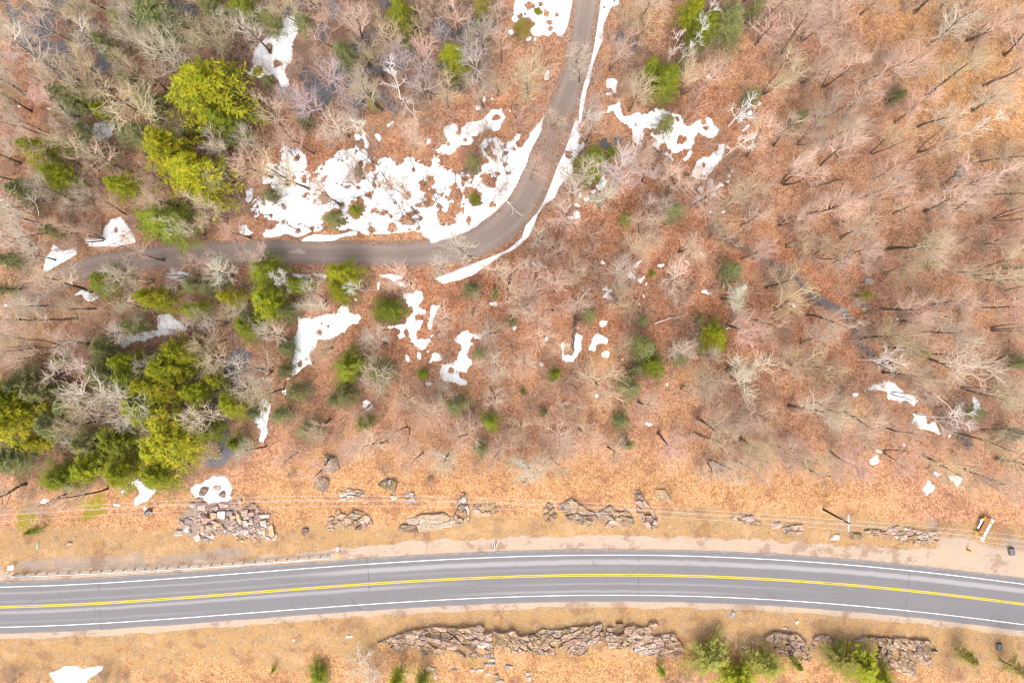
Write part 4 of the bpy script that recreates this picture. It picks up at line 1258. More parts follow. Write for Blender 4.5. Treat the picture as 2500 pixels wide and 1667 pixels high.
YNGS = [(1313, 27, 10, 'n'), (1497, 372, 20, 'n'), (1625, 301, 28, 'd'), (1153, 400, 27, 'd'), (1160, 485, 19, 'n'), (876, 422, 15, 'd'), (869, 511, 18, 'n'), (1525, 535, 22, 'o'), (1642, 514, 32, 'd'), (1834, 241, 26, 'd'),
        (149, 879, 22, 'n'), (740, 292, 26, 'd'), (667, 478, 24, 'd'), (818, 535, 30, 'd'), (87, 1296, 17, 'n'), (1153, 708, 28, 'd'), (1210, 717, 14, 'n'), (1252, 785, 15, 'd'), (933, 911, 44, 'd'), (1033, 914, 18, 'n'), (1167, 865, 17, 'd'),
        (891, 1031, 27, 'n'), (1121, 992, 38, 'd'), (1199, 1031, 29, 'n'), (1355, 914, 20, 'n'), (1277, 957, 10, 'n'), (1437, 769, 25, 'd'), (1572, 850, 40, 'd'), (1536, 943, 40, 'd'), (1571, 786, 17, 'd'), (1591, 669, 11, 'n'),
        (1515, 1028, 30, 'd'), (1529, 1081, 24, 'd'), (1327, 1006, 13, 'd'), (1175, 1090, 30, 'd'), (1706, 781, 14, 'd'), (1784, 666, 34, 'd'), (2480, 890, 26, 'd'), (1940, 1618, 18, 'n'), (972, 1651, 28, 'l'), (1033, 1655, 28, 'n'), (1611, 1635, 15, 'l'),
        (668, 1632, 9, 'l'), (2358, 1601, 28, 'o'), (2483, 1637, 30, 'o'), (908, 250, 22, 'o'), (1110, 205, 20, 'd'), (1665, 160, 26, 'd'), (730, 958, 34, 'd'), (760, 1050, 36, 'd'), (690, 1010, 28, 'd'), (820, 975, 26, 'd'), (700, 905, 28, 'd'),
        (1550, 905, 22, 'd'), (1660, 870, 28, 'd'), (2250, 860, 26, 'o'), (1950, 290, 22, 'd'), (2190, 235, 20, 'd'), (470, 690, 30, 'd'), (330, 800, 32, 'd'), (700, 850, 28, 'd'), (620, 1010, 24, 'd'), (2280, 640, 18, 'o'), (2110, 720, 18, 'o'), (310, 330, 32, 'd'), (320, 200, 28, 'd'),
        (210, 320, 26, 'd'), (30, 640, 34, 'd'), (10, 700, 30, 'd'), (140, 560, 30, 'd'), (1690, 120, 28, 'd'), (1840, 30, 30, 'd'), (660, 60, 34, 'd'), (740, 60, 30, 'd'), (2370, 1010, 24, 'd'), (2470, 1060, 26, 'd'), (650, 200, 20, 'd')]
for i, (px, py, r, t, h) in enumerate(CONS):
    put_tree('con', CON[i % 4], px, py, r * 1.2, t, h, name='hemlock_tree')
for i, (px, py, r, t) in enumerate(YNGS):
    put_tree('yng', YNG[i % 3], px, py, r * 1.15, t, None, name='young_pine')

# ---- bare trees one can pick out
PICK = [(319, 248, 72, 't'), (210, 95, 52, 'g'), (45, 530, 75, 'g'), (225, 380, 46, 'p'), (355, 425, 36, 'p'), (525, 355, 38, 'g'), (656, 285, 48, 'p'), (603, 390, 46, 'p'), (727, 337, 42, 'p'), (390, 117, 58, 'g'), (319, 21, 48, 'g'), (656, 28, 46, 'g'),
        (496, 514, 44, 't'), (248, 503, 34, 'p'), (859, 53, 42, 'p'), (901, 213, 52, 't'), (976, 149, 42, 'l'), (1029, 106, 42, 'p'), (1111, 35, 46, 'p'), (1217, 32, 42, 'g'), (1079, 213, 48, 't'), (994, 319, 42, 'p'), (1224, 106, 36, 'p'),
        (1291, 177, 55, 't'), (1416, 117, 40, 'g'), (1423, 170, 36, 'g'), (1444, 308, 50, 'l'), (1437, 255, 34, 'l'), (1561, 46, 60, 't'), (1508, 117, 42, 'p'), (1561, 220, 46, 't'), (1529, 418, 56, 'l'), (1589, 415, 48, 'l'), (1352, 284, 30, 'g'),
        (1300, 410, 40, 'p'), (862, 420, 40, 'p'), (976, 455, 40, 'p'), (700, 420, 62, 't'), (795, 470, 40, 'p'), (1986, 53, 60, 'p'), (2075, 160, 56, 'p'), (2192, 138, 60, 'p'), (2039, 259, 55, 'g'), (1915, 177, 46, 't'), (2358, 43, 50, 'g'),
        (1880, 337, 42, 'p'), (2093, 355, 60, 'p'), (2163, 461, 52, 'p'), (2039, 496, 52, 'p'), (1866, 450, 55, 't'), (1702, 177, 46, 't'), (2323, 266, 44, 'g'), (1139, 609, 52, 'g'), (1061, 652, 42, 'g'), (1309, 673, 52, 'p'), (1359, 691, 42, 'p'),
        (1366, 609, 42, 'p'), (1146, 762, 46, 't'), (1416, 730, 42, 'p'), (1359, 755, 50, 'p'), (916, 840, 46, 'g'), (916, 911, 48, 'g'), (1458, 928, 70, 't'), (1518, 850, 36, 't'), (976, 1060, 52, 'p'), (1359, 1070, 52, 'p'), (613, 911, 70, 'g'),
        (755, 733, 46, 'g'), (284, 1010, 74, 'g'), (213, 957, 60, 'g'), (308, 751, 46, 'g'), (580, 770, 50, 't'), (507, 875, 46, 't'), (479, 645, 40, 'p'), (620, 627, 40, 'p'), (319, 616, 52, 'p'), (106, 698, 60, 'p'), (71, 769, 56, 'p'),
        (479, 1017, 46, 'g'), (2270, 584, 70, 't'), (1986, 893, 74, 't'), (2376, 875, 70, 'g'), (2039, 762, 52, 'g'), (1681, 847, 40, 'g'), (1731, 868, 30, 'g'), (2199, 822, 52, 't'), (2057, 999, 52, 't'), (1862, 1010, 52, 'p'), (1773, 1150, 58, 'g'),
        (2358, 1140, 60, 't'), (1080, 1135, 40, 'g'), (2110, 1130, 54, 'p'), (1930, 1100, 50, 'p'), (1640, 1080, 50, 'p'), (1500, 1110, 48, 'p'), (1220, 1110, 46, 'p'), (860, 1110, 42, 'p'), (700, 1120, 42, 'p'), (2460, 960, 52, 't'), (2440, 1080, 50, 't'),
        (100, 240, 46, 'p'), (40, 120, 60, 'g'), (110, 40, 60, 'g'), (60, 360, 46, 'p'), (180, 480, 44, 'g'), (30, 850, 56, 'p'), (130, 840, 44, 'g'), (560, 560, 34, 'p'), (660, 830, 44, 'g'), (780, 850, 36, 't')]
BIRCH = [(955, 190, 34, 0), (1004, 258, 28, 0), (1655, 130, 36, 1), (1713, 50, 42, 1), (1825, 262, 40, 0), (1812, 345, 30, 2), (2170, 880, 44, 2), (2320, 1025, 42, 2), (674, 691, 28, 2), (2428, 295, 30, 0), (1300, 640, 30, 1),
         (1210, 380, 26, 0), (880, 300, 26, 2), (860, 700, 22, 2), (1455, 280, 26, 1)]
placed = []
for i, (px, py, r, t) in enumerate(PICK):
    put_tree('bare', BARE[(i * 7 + i // 10) % len(BARE)], px, py, r, t)
for i, (px, py, r, k) in enumerate(BIRCH):
    put_tree('bare', THIN[k], px, py, r, 'w', 14.0, name='birch_tree')
PALE_SHRUB = put_tree('bare', BARE[8], 893, 1637, 56, 'w', 3.4, name='bare_shrub')

for ch in PALE_SHRUB.children:
    ch.color = (.50, .42, .33, 1)

# ---- thin saplings standing in the melt wells of the big snow patch
SAP = []
for i, kw in enumerate([dict(h=6, limbs=6, sub=3, tw=2, tl=1, spread=0.8, rt=0.09, rmin=0.014), dict(h=7, limbs=7, sub=3, tw=2, tl=1, spread=0.7, rt=0.10, rmin=0.014, stems=2)]):
    t_, c_ = gen_bare(400 + i, **kw)
    co_ = np.empty(len(c_.vertices) * 3, np.float32); c_.vertices.foreach_get('co', co_); co_ = co_.reshape(-1, 3)
    SAP.append((t_, c_, float(co_[:, 2].max()), float(np.percentile(np.hypot(co_[:, 0], co_[:, 1]), 92))))
for i, (hx_, hy_, hr) in enumerate(hh):
    if hr > 12 or i % 5 == 4:
        continue
    hgt_ = 4.0 + 4.5 * ((i * 0.37) % 1)
    x, y, z = W(hx_, hy_)
    px, py = to_px(x, y, z + hgt_ * 0.68)
    e = put_tree('bare', SAP[i % 2], px, py, 16 + 10 * ((i * 0.61) % 1), 't', hgt_, name='sapling')
    TREES[-1]['kind'] = 'sap'
    for ch in e.children:
        ch.color = (.17, .115, .085, 1)

# ---- the rest of the wood: bases spread over the forest floor
keep_out = np.maximum.reduce([ras([ribbon([(p[0], p[1], p[2] + 4) for p in ROADS])]), (hv < 19.0) * 1.0])
keep_out = np.maximum(keep_out, ras([S('R7', [(1100, 100), (2000, 100), (2000, 700), (1100, 700)])]))
thin_map = 1.0 - 0.75 * ras([S('Z1', z1) + S('Z2', z2) + S('Z1', z1b)], 1.0)
olive_zone = ras([[(-200, -100), (640, -100), (640, 640), (800, 1120), (-200, 1120)]], 4)
lilac_zone = ras([[(640, -100), (1260, -100), (1240, 300), (640, 330)]], 3)
got = [(t['x'], t['y'], 3.3 if t['kind'] == 'bare' else (3.4 if t['kind'] == 'con' else 1.2)) for t in TREES]
snow_near = blur(m_snow, 6)
snow_near2 = blur(m_snow, 12)
stream_m = ras([ribbon(stream_l), ribbon(stream_r)])
n_fill = 0
tries = 0
while n_fill < 172 and tries < 40000:
    tries += 1
    x = rng.uniform(-86, 86); y = rng.uniform(-30, 60)
    if sample(keep_out, x, y) > 0.05 or rng.random() > sample(thin_map, x, y) or sample(stream_m, x, y) > 0.4:
        continue
    mn = 4.0 if tries < 15000 else 3.2
    if any((x - a) ** 2 + (y - b) ** 2 < (mn * 0.5 + c * 0.55) ** 2 for a, b, c in got):
        continue
    hgt = rng.uniform(9, 15.5)
    r = rng.uniform(36, 62)
    if sample(m_snow, x, y) > 0.5:
        r *= 0.7
    hc = hgt * 0.68
    px, py = to_px(x, y, hc + float(gz(x, y)))
    if not (-60 < px < 2560 and -60 < py < 1230):
        continue
    if sample(snow_near2, *P0(px, py)) > 0.16 and rng.random() < 0.9:
        continue
    u = rng.random()
    if sample(olive_zone, x, y) > 0.5:
        tint = 'g' if u < 0.42 else ('t' if u < 0.92 else 'p')
    elif sample(lilac_zone, x, y) > 0.5:
        tint = 'l' if u < 0.4 else ('p' if u < 0.8 else 't')
    else:
        tint = 'p' if u < 0.66 else ('t' if u < 0.86 else 'g')
    put_tree('bare', BARE[int(rng.integers(len(BARE)))], px, py, r, tint, hgt)
    got.append((x, y, 3.3)); n_fill += 1

# ---- a closer stand in the wet wood at left and top centre
n2 = 0
tries = 0
while n2 < 64 and tries < 30000:
    tries += 1
    x = rng.uniform(-86, 0); y = rng.uniform(-26, 60)
    if sample(olive_zone, x, y) < 0.5 and sample(lilac_zone, x, y) < 0.5 or sample(keep_out, x, y) > 0.05:
        continue
    if any((x - a) ** 2 + (y - b) ** 2 < (1.0 + c * 0.5) ** 2 for a, b, c in got):
        continue
    hgt = rng.uniform(8, 14)
    px, py = to_px(x, y, hgt * 0.68)
    if not (-50 < px < 1280 and -50 < py < 1130) or sample(snow_near2, *P0(px, py)) > 0.10:
        continue
    if any(t['kind'] == 'con' and t['tint'] in 'yl' and math.hypot(t['px'] - px, t['py'] - py) < t['r'] * 0.9 for t in TREES):
        continue
    tint = ('l', 't', 'g')[int(rng.integers(3))] if sample(lilac_zone, x, y) > 0.5 else ('t', 'g', 't')[int(rng.integers(3))]
    put_tree('bare', BARE[int(rng.integers(len(BARE)))], px, py, rng.uniform(30, 50), tint, hgt)
    got.append((x, y, 3.0)); n2 += 1

# needle litter and forest shade painted into ground colour, below evergreens and at left
duff_shade = np.zeros(RX.shape)
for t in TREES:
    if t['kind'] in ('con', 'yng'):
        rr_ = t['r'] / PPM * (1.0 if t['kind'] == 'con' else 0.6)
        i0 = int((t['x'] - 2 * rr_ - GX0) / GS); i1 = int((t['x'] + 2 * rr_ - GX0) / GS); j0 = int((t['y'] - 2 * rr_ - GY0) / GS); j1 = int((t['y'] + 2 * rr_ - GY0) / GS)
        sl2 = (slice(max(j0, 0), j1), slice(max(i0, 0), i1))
        duff_shade[sl2] = np.maximum(duff_shade[sl2], np.clip(1.35 - np.hypot(RX[sl2] - t['x'], RY[sl2] - t['y']) / rr_ * 0.75, 0, 1))
duff_shade = np.maximum(duff_shade, 0.45 * olive_zone) * np.clip((hv - 14) / 3, 0, 1)  # shaded floor of the left-hand woods painted in as a darker tone
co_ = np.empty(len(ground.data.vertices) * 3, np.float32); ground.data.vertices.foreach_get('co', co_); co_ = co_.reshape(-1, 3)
at = ground.data.attributes.new('m_duff_shade', 'FLOAT', 'POINT')
at.data.foreach_set('value', sample(duff_shade, co_[:, 0], co_[:, 1]).astype(np.float32))

# ---- undergrowth: leafless brush too dense to count
gB = np.random.default_rng(41)
bV, bF, n0 = [], [], 0
protos = []
for i in range(6):
    n = 7
    a = gB.uniform(0, 6.28, n)
    d = norm(np.c_[np.cos(a) * 0.5, np.sin(a) * 0.5, gB.uniform(0.7, 1.3, n)])
    st = np.c_[gB.normal(0, .12, n), gB.normal(0, .12, n), np.full(n, -0.1)]
    s1 = grow(gB, st, d, gB.uniform(0.9, 1.9, n), 4, 0.06, 0.12)
    r1 = 0.020 * np.linspace(1, .6, 4)[None, :] * np.ones((n, 1))
    s2, r2 = spawn(gB, s1, r1, 4, 0.25, 1, R(20), R(60), lambda t, g: g.uniform(0.35, 0.85, t.shape), 3, 0.05, 0.15, 0.8, 0.6, 0.014)
    s3, r3 = spawn(gB, s2, r2, 2, 0.3, 1, R(20), R(60), lambda t, g: g.uniform(0.2, 0.45, t.shape), 2, 0.03, 0.15, 0.8, 0.7, 0.012)
    protos.append(tubes([(s1, r1), (s2, r2), (s3, r3)], [3, 3, 3]))
cnt = 0
while cnt < 1700:
    x = gB.uniform(-92, 92); y = gB.uniform(-32, 62)
    if sample(keep_out, x, y) > 0.05 or sample(m_water, x, y) > 0.3 and gB.random() < 0.6:
        continue
    if sample(m_snow, x, y) > 0.5 and gB.random() < 0.8:
        continue
    if vnoise(np.array(x / 9.0), np.array(y / 9.0)) < gB.uniform(0.15, 0.7):
        continue
    v, f = protos[int(gB.integers(6))]
    s = gB.uniform(0.8, 2.3); a = gB.uniform(0, 6.28)
    c_, s_ = math.cos(a) * s, math.sin(a) * s
    vv_ = np.c_[v[:, 0] * c_ - v[:, 1] * s_ + x, v[:, 0] * s_ + v[:, 1] * c_ + y, v[:, 2] * s + float(gz(x, y))]
    bV.append(vv_); bF.append(f[0] + n0); n0 += len(v); cnt += 1
low = [S('Z7', [(0, 180), (150, 200), (180, 420), (0, 640)]), S('Z7', [(1900, 330), (2352, 330), (2352, 655), (1760, 655)]), S('Z6', [(1400, 780), (1960, 640), (1960, 880), (1380, 880)]),
       S('R7', [(0, 1420), (260, 1440), (330, 1560), (0, 1600)]), S('R7', [(700, 1440), (900, 1380), (940, 1560), (620, 1560)]), S('R8', [(200, 1290), (360, 1280), (420, 1420), (260, 1560), (0, 1560), (0, 1440)])]
for poly in low:
    pw = [W(*p)[:2] for p in poly]
    k = 0
    for _ in range(400):
        x = gB.uniform(min(p[0] for p in pw), max(p[0] for p in pw)); y = gB.uniform(min(p[1] for p in pw), max(p[1] for p in pw))
        if not inside(x, y, pw):
            continue
        v, f = protos[int(gB.integers(6))]
        s = gB.uniform(0.5, 1.1); a = gB.uniform(0, 6.28)
        c_, s_ = math.cos(a) * s, math.sin(a) * s
        bV.append(np.c_[v[:, 0] * c_ - v[:, 1] * s_ + x, v[:, 0] * s_ + v[:, 1] * c_ + y, v[:, 2] * s + float(gz(x, y))]); bF.append(f[0] + n0); n0 += len(v)
        k += 1
        if k > 16:
            break
brush = obj('undergrowth', mesh_np('undergrowth', np.concatenate(bV), [np.concatenate(bF)], False, M['twig']))
brush.color = (.50, .35, .265, 1)
brush['kind'] = 'stuff'
brush['label'] = 'low leafless brush and saplings under the trees'

# ------------------------------------------------------------------ rocks


def hull_rock(seed, flat_=0.7, n=16):
    g = random.Random(seed)
    bm = bmesh.new()
    for _ in range(n):
        v = Vector((g.uniform(-1, 1), g.uniform(-1, 1), g.uniform(-1, 1)))
        m_ = max(abs(v.x), abs(v.y), abs(v.z))
        v = v / m_ * g.uniform(0.85, 1.0)          # towards a box: blocky fragments
        bm.verts.new((v.x, v.y, v.z * flat_))
    bmesh.ops.convex_hull(bm, input=bm.verts[:])
    for v in [v for v in bm.verts if not v.link_faces]:
        bm.verts.remove(v)
    bmesh.ops.dissolve_limit(bm, angle_limit=R(12), verts=bm.verts[:], edges=bm.edges[:])
    bmesh.ops.bevel(bm, geom=bm.edges[:], offset=0.05, segments=1, affect='EDGES')
    bmesh.ops.recalc_face_normals(bm, faces=bm.faces[:])
    me = bpy.data.meshes.new('rock')
    bm.to_mesh(me); bm.free()
    me.materials.append(M['rock'])
    return me


ROCKS = [hull_rock(i, random.Random(i).uniform(0.5, 0.85), 12 + i % 6) for i in range(14)]
RCOL = {'k': ((.165, .112, .094), 'dark grey'), 'p': ((.37, .250, .215), 'pinkish'), 'g': ((.26, .220, .200), 'blue-grey'), 't': ((.46, .31, .18), 'tan'), 'w': ((.45, .375, .345), 'pale pink'), 'b': ((.30, .215, .18), 'brown')}
STONES = []


def stone(px, py, a, b, col, rot=0.0, lift=0.0, name='boulder', mat=None):
    """half sizes a, b in photograph pixels"""
    x, y, z = W(px, py, lift)
    a /= PPM; b /= PPM
    hz = min(a, b) * random.uniform(0.6, 0.9)
    o = obj(name, ROCKS[random.randrange(len(ROCKS))] if mat is None else mat)
    o.scale = (a * 1.05, b * 1.05, hz)
    o.rotation_euler = (random.uniform(-.2, .2), random.uniform(-.2, .2), rot + random.choice((0, math.pi)))
    o.location = (x, y, z + lift + hz * 0.28)
    c, w = RCOL[col]
    j = random.uniform(0.8, 1.2)
    o.color = (c[0] * j, c[1] * j, c[2] * j, 1)
    STONES.append(dict(o=o, px=px, py=py, r=max(a, b) * PPM, word=w, col=col, el=max(a, b) / min(a, b)))
    return o


PILE = [(660, 480, 72, 98, 'k', .3), (865, 400, 90, 45, 'b', .2), (950, 500, 74, 74, 'k', 0), (1110, 490, 30, 64, 'b', 0), (580, 600, 60, 45, 'b', .3), (480, 700, 75, 52, 'g', 0), (635, 730, 85, 64, 'p', 0), (860, 740, 45, 40, 'w', 0), (990, 690, 95, 40, 'p', 0),
        (1140, 690, 45, 45, 'b', 0), (1240, 610, 60, 50, 'b', 0), (825, 870, 64, 74, 't', .2), (955, 850, 68, 84, 'w', 0), (1090, 820, 50, 50, 'g', .2), (1140, 890, 46, 40, 't', -.4), (1230, 890, 34, 76, 't', -.35), (690, 930, 86, 78, 'p', .5), (840, 965, 82, 28, 'b', .3),
        (640, 1080, 28, 70, 't', -.1), (730, 1050, 50, 50, 'g', 0), (370, 1050, 66, 82, 'w', .4), (295, 990, 50, 45, 'p', 0), (365, 915, 60, 36, 'g', 0), (265, 1150, 76, 64, 'w', .2), (550, 1200, 58, 72, 'w', -.5), (700, 1160, 92, 34, 'w', .4), (690, 1250, 50, 45, 'g', 0),
        (795, 1200, 45, 40, 'w', .2), (1135, 970, 62, 38, 'g', -.5), (1035, 950, 34, 56, 'g', 0), (960, 1060, 28, 62, 'p', -.5), (1110, 1040, 38, 52, 'p', .5), (1350, 980, 58, 50, 'w', 0), (1440, 940, 40, 66, 'g', 0), (1360, 890, 52, 40, 'g', .2), (1440, 820, 50, 50, 'p', 0),
        (1330, 800, 60, 55, 'b', 0), (1650, 980, 66, 56, 'w', .2), (1760, 1080, 44, 132, 't', -.25), (1650, 1160, 34, 72, 't', -.1), (1590, 1140, 40, 52, 'w', 0), (1350, 1120, 40, 46, 'w', 0), (1640, 870, 98, 30, 'w', -.05), (1710, 1230, 46, 42, 'w', 0), (1830, 1170, 42, 34, 'w', .4),
        (1810, 1235, 36, 26, 'w', 0), (1250, 1060, 34, 34, 'g', 0), (1520, 860, 40, 44, 'p', 0), (1450, 700, 46, 40, 'b', 0), (1540, 780, 38, 44, 'b', 0), (1580, 1040, 40, 36, 'g', 0), (1290, 960, 36, 28, 'g', 0), (880, 1010, 50, 24, 't', 0), (440, 960, 40, 50, 'g', .3)]
ox, oy, zs = FR['ZB']
for (a, b, c, d, col, rt) in PILE:
    stone(ox + a / zs, oy + b / zs, c / zs, d / zs, col, -rt, 0.25 if 650 < b < 1100 and a > 500 else 0.0)
cnt = 0
while cnt < 190:
    a = random.gauss(1150, 420); b = random.gauss(990, 170)
    if not (180 < a < 1880 and 640 < b < 1330):
        continue
    if b > 1150 and 850 < a < 1150 or (a < 500 and b < 880):
        continue
    k = random.uniform(14, 32) * (0.85 if a > 1200 else 1)
    x_, y_ = ox + a / zs, oy + b / zs
    if any(math.hypot(x_ - s['px'], y_ - s['py']) < s['r'] * 0.5 + k / zs * 0.45 for s in STONES):
        continue
    stone(x_, y_, k / zs, k / zs * random.uniform(0.6, 1), random.choice('ppwwggtb'), random.uniform(0, 3), 0.05, name='stone')
    cnt += 1
N_PILE = len(STONES)
# scattered single rocks
for (fr, a, b, c, d, col) in [('R7', 2280, 62, 62, 70, 'k'), ('R7', 2215, 195, 50, 52, 'k'), ('R7', 1990, 138, 12, 12, 'k'), ('R8', 318, 195, 66, 40, 'k'), ('R8', 612, 165, 20, 24, 'k'), ('R8', 472, 270, 30, 22, 'w'), ('R8', 474, 302, 32, 24, 'g'), ('R8', 358, 290, 24, 20, 'w'),
                              ('R6', 1205, 520, 26, 30, 'g'), ('R6', 1245, 560, 28, 24, 'g'), ('R6', 1275, 365, 34, 30, 'g'), ('R6', 1260, 605, 14, 14, 'w'), ('R6', 1820, 622, 16, 14, 'g'), ('R6', 1720, 650, 22, 38, 'k'), ('R6', 1130, 350, 18, 18, 'k'),
                              ('R3', 1900, 1195, 48, 50, 'g'), ('R3', 1830, 930, 30, 22, 'k'), ('R3', 2250, 1100, 24, 18, 'k'), ('R3', 1465, 1220, 24, 24, 'k'), ('R3', 1140, 1330, 16, 18, 'g'), ('R9', 1042, 560, 36, 20, 'w'), ('R9', 640, 480, 32, 20, 'p'), ('R9', 470, 440, 46, 22, 'p'),
                              ('R9', 700, 1185, 30, 12, 'b'), ('Z5', 1650, 780, 34, 20, 'w'), ('Z5', 2110, 770, 22, 24, 'w'), ('Z5', 2125, 825, 28, 26, 'w'), ('Z5', 1900, 690, 56, 32, 'g'), ('Z5', 1750, 820, 26, 48, 'g'), ('Z5', 1800, 855, 36, 24, 'g'),
                              ('Z5', 1050, 795, 24, 32, 'w'), ('Z5', 970, 695, 28, 26, 'w'), ('Z5', 1020, 715, 30, 22, 'w'), ('Z5', 1470, 725, 26, 24, 'w'), ('Z5', 1260, 725, 30, 32, 'g'), ('Z5', 1560, 730, 46, 22, 'w'), ('Z5', 1640, 670, 40, 22, 'g'), ('Z5', 1700, 615, 36, 20, 'w'),
                              ('Z5', 1715, 660, 44, 22, 'g'), ('Z5', 60, 345, 46, 14, 'w'), ('R8', 1260, 190, 18, 14, 'b'), ('R7', 2025, 1262, 12, 12, 'w'), ('R7', 2105, 520, 26, 26, 'k'), ('R7', 390, 572, 12, 10, 'g'), ('R7', 480, 600, 22, 14, 'g')]:
    ox_, oy_, s_ = FR[fr]
    o = stone(ox_ + a / s_, oy_ + b / s_, c / s_, d / s_, col, random.uniform(-.3, .3), 0.0, name='boulder')
    o.data = o.data.copy(); o.data.materials[0] = M['mossy']


def clip(poly, px, py, nx_, ny_):
    out = []
    n = len(poly)
    for i in range(n):
        a = poly[i]; b = poly[(i + 1) % n]
        da = (a[0] - px) * nx_ + (a[1] - py) * ny_; db = (b[0] - px) * nx_ + (b[1] - py) * ny_
        if da <= 0:
            out.append(a)
        if da * db < 0:
            t = da / (da - db)
            out.append((a[0] + (b[0] - a[0]) * t, a[1] + (b[1] - a[1]) * t))
    return out


OUT = []


def outcrop(fr, pts, label, hgt, cell, col, seed, aniso=1.8, ang=0.25, face=1, cat='rock outcrop', rough=0.42, tilt=0.16):
    """rock ledge split along joints: each block is a part of its own"""
    g = random.Random(seed)
    src = S(fr, pts)
    cx = sum(p[0] for p in src) / len(src); cy = sum(p[1] for p in src) / len(src)
    w = [W(*p)[:2] for p in src]
    mx = sum(p[0] for p in w) / len(w); my = sum(p[1] for p in w) / len(w)
    e = empty('rock_outcrop', (mx, my, float(gz(mx, my))))
    tag(e, label, 'rock outcrop', 'rock ledges beside the highway')
    ca, sa = math.cos(ang), math.sin(ang)
    # jittered seeds in a stretched frame
    xs = [p[0] for p in w]; ys = [p[1] for p in w]
    seeds = []
    cell *= 1.55
    hgt *= 0.4
    for _ in range(4000):
        x = g.uniform(min(xs), max(xs)); y = g.uniform(min(ys), max(ys))
        if not inside(x, y, w):
            continue
        u, v = (x * ca + y * sa) / aniso, -x * sa + y * ca
        k = cell * g.choice((0.4, 0.55, 0.8, 1.1, 1.5)) * g.uniform(0.85, 1.15)
        if all((u - s[2]) ** 2 + (v - s[3]) ** 2 > (k * 0.5 + s[4] * 0.5) ** 2 for s in seeds):
            seeds.append((x, y, u, v, k))
    y_lo, y_hi = min(ys), max(ys)
    for i, s in enumerate(list(seeds)):
        poly = [((p[0] * ca + p[1] * sa) / aniso, -p[0] * sa + p[1] * ca) for p in w]
        for j, t in enumerate(seeds):
            if i == j:
                continue
            poly = clip(poly, (s[2] + t[2]) / 2, (s[3] + t[3]) / 2, t[2] - s[2], t[3] - s[3])
            if len(poly) < 3:
                break
        if len(poly) < 3:
            continue
        P = [(p[0] * aniso * ca - p[1] * sa, p[0] * aniso * sa + p[1] * ca) for p in poly]
        # drop corners that nearly coincide, roughen the long edges
        Q = []
        for k in range(len(P)):
            p, p2 = P[k], P[(k + 1) % len(P)]
            d_ = math.hypot(p2[0] - p[0], p2[1] - p[1])
            if d_ > 0.12:
                Q.append((p[0] + g.uniform(-.04, .04), p[1] + g.uniform(-.04, .04)))
                if d_ > 0.9:
                    t = g.uniform(0.35, 0.65)
                    Q.append((p[0] + (p2[0] - p[0]) * t + g.uniform(-.12, .12), p[1] + (p2[1] - p[1]) * t + g.uniform(-.12, .12)))
        if len(Q) < 3 or (len(seeds) > 7 and g.random() < 0.16):
            continue
        s = (sum(q[0] for q in Q) / len(Q), sum(q[1] for q in Q) / len(Q))
        n = len(Q)
        zg = float(gz(s[0], s[1]))
        # profile: highest at the road-cut edge, falling away behind
        tt = (s[1] - y_lo) / max(0.1, y_hi - y_lo)
        tt = tt if face > 0 else 1 - tt
        zt = zg + 0.9 * hgt * (0.30 + 0.70 * min(1, tt * 1.4)) * g.uniform(1 - rough, 1 + rough * 0.4)
        tx, ty = g.gauss(0, tilt), g.gauss(-0.1 * face, tilt)
        top = lambda x, y: zt + (x - s[0]) * tx + (y - s[1]) * ty
        v, f = [], []
        for q in Q:
            v.append((q[0] - mx, q[1] - my, zg - 0.6 - e.location.z))
        for q in Q:
            v.append((q[0] - mx, q[1] - my, top(*q) - 0.10 - g.uniform(0, .14) - e.location.z))
        for q in Q:
            ins = g.uniform(0.84, 0.94)
            x, y = s[0] + (q[0] - s[0]) * ins, s[1] + (q[1] - s[1]) * ins
            v.append((x - mx, y - my, top(x, y) + g.uniform(-.07, .07) - e.location.z))
        v.append((s[0] - mx + g.uniform(-.2, .2) * cell, s[1] - my + g.uniform(-.15, .15) * cell, zt + g.uniform(-.08, .12) - e.location.z))
        for k in range(n):
            k2 = (k + 1) % n
            f += [(k, k2, n + k2, n + k), (n + k, n + k2, 2 * n + k2, 2 * n + k), (2 * n + k, 2 * n + k2, 3 * n)]
        me = bpy.data.meshes.new('block')
        me.from_pydata(v, [], f)
        bm = bmesh.new(); bm.from_mesh(me)
        bmesh.ops.subdivide_edges(bm, edges=[e_ for e_ in bm.edges if e_.calc_length() > 0.35 and e_.verts[0].index >= n and e_.verts[1].index >= n], cuts=2, use_grid_fill=True)
        for vt in bm.verts:
            if vt.co.z > zg - e.location.z - 0.3:
                wp = Vector((vt.co.x + mx, vt.co.y + my, 0))
                q_ = Vector(((wp.x * ca + wp.y * sa) * 0.7, (-wp.x * sa + wp.y * ca) * 2.6, 0))
                d1 = 1 - abs(mnoise.noise(q_)) * 2.2
                d2 = mnoise.noise(wp * 2.3)
                vt.co.z += (d1 * 0.16 + d2 * 0.14) * min(1.0, hgt + 0.3)
                vt.co.x += mnoise.noise(wp * 1.9 + Vector((7, 0, 0))) * 0.16
                vt.co.y += mnoise.noise(wp * 1.9 + Vector((0, 9, 0))) * 0.16
        bmesh.ops.triangulate(bm, faces=bm.faces[:])
        bmesh.ops.recalc_face_normals(bm, faces=bm.faces[:]); bm.to_mesh(me); bm.free()
        me.materials.append(M['ledge'])
        b = obj('block', me, e)
        c = RCOL[g.choice(col)][0]
        jj = g.uniform(0.75, 1.2)
        b.color = (c[0] * jj, c[1] * jj, c[2] * jj, 1)
    OUT.append((e, cx, cy))
    return e


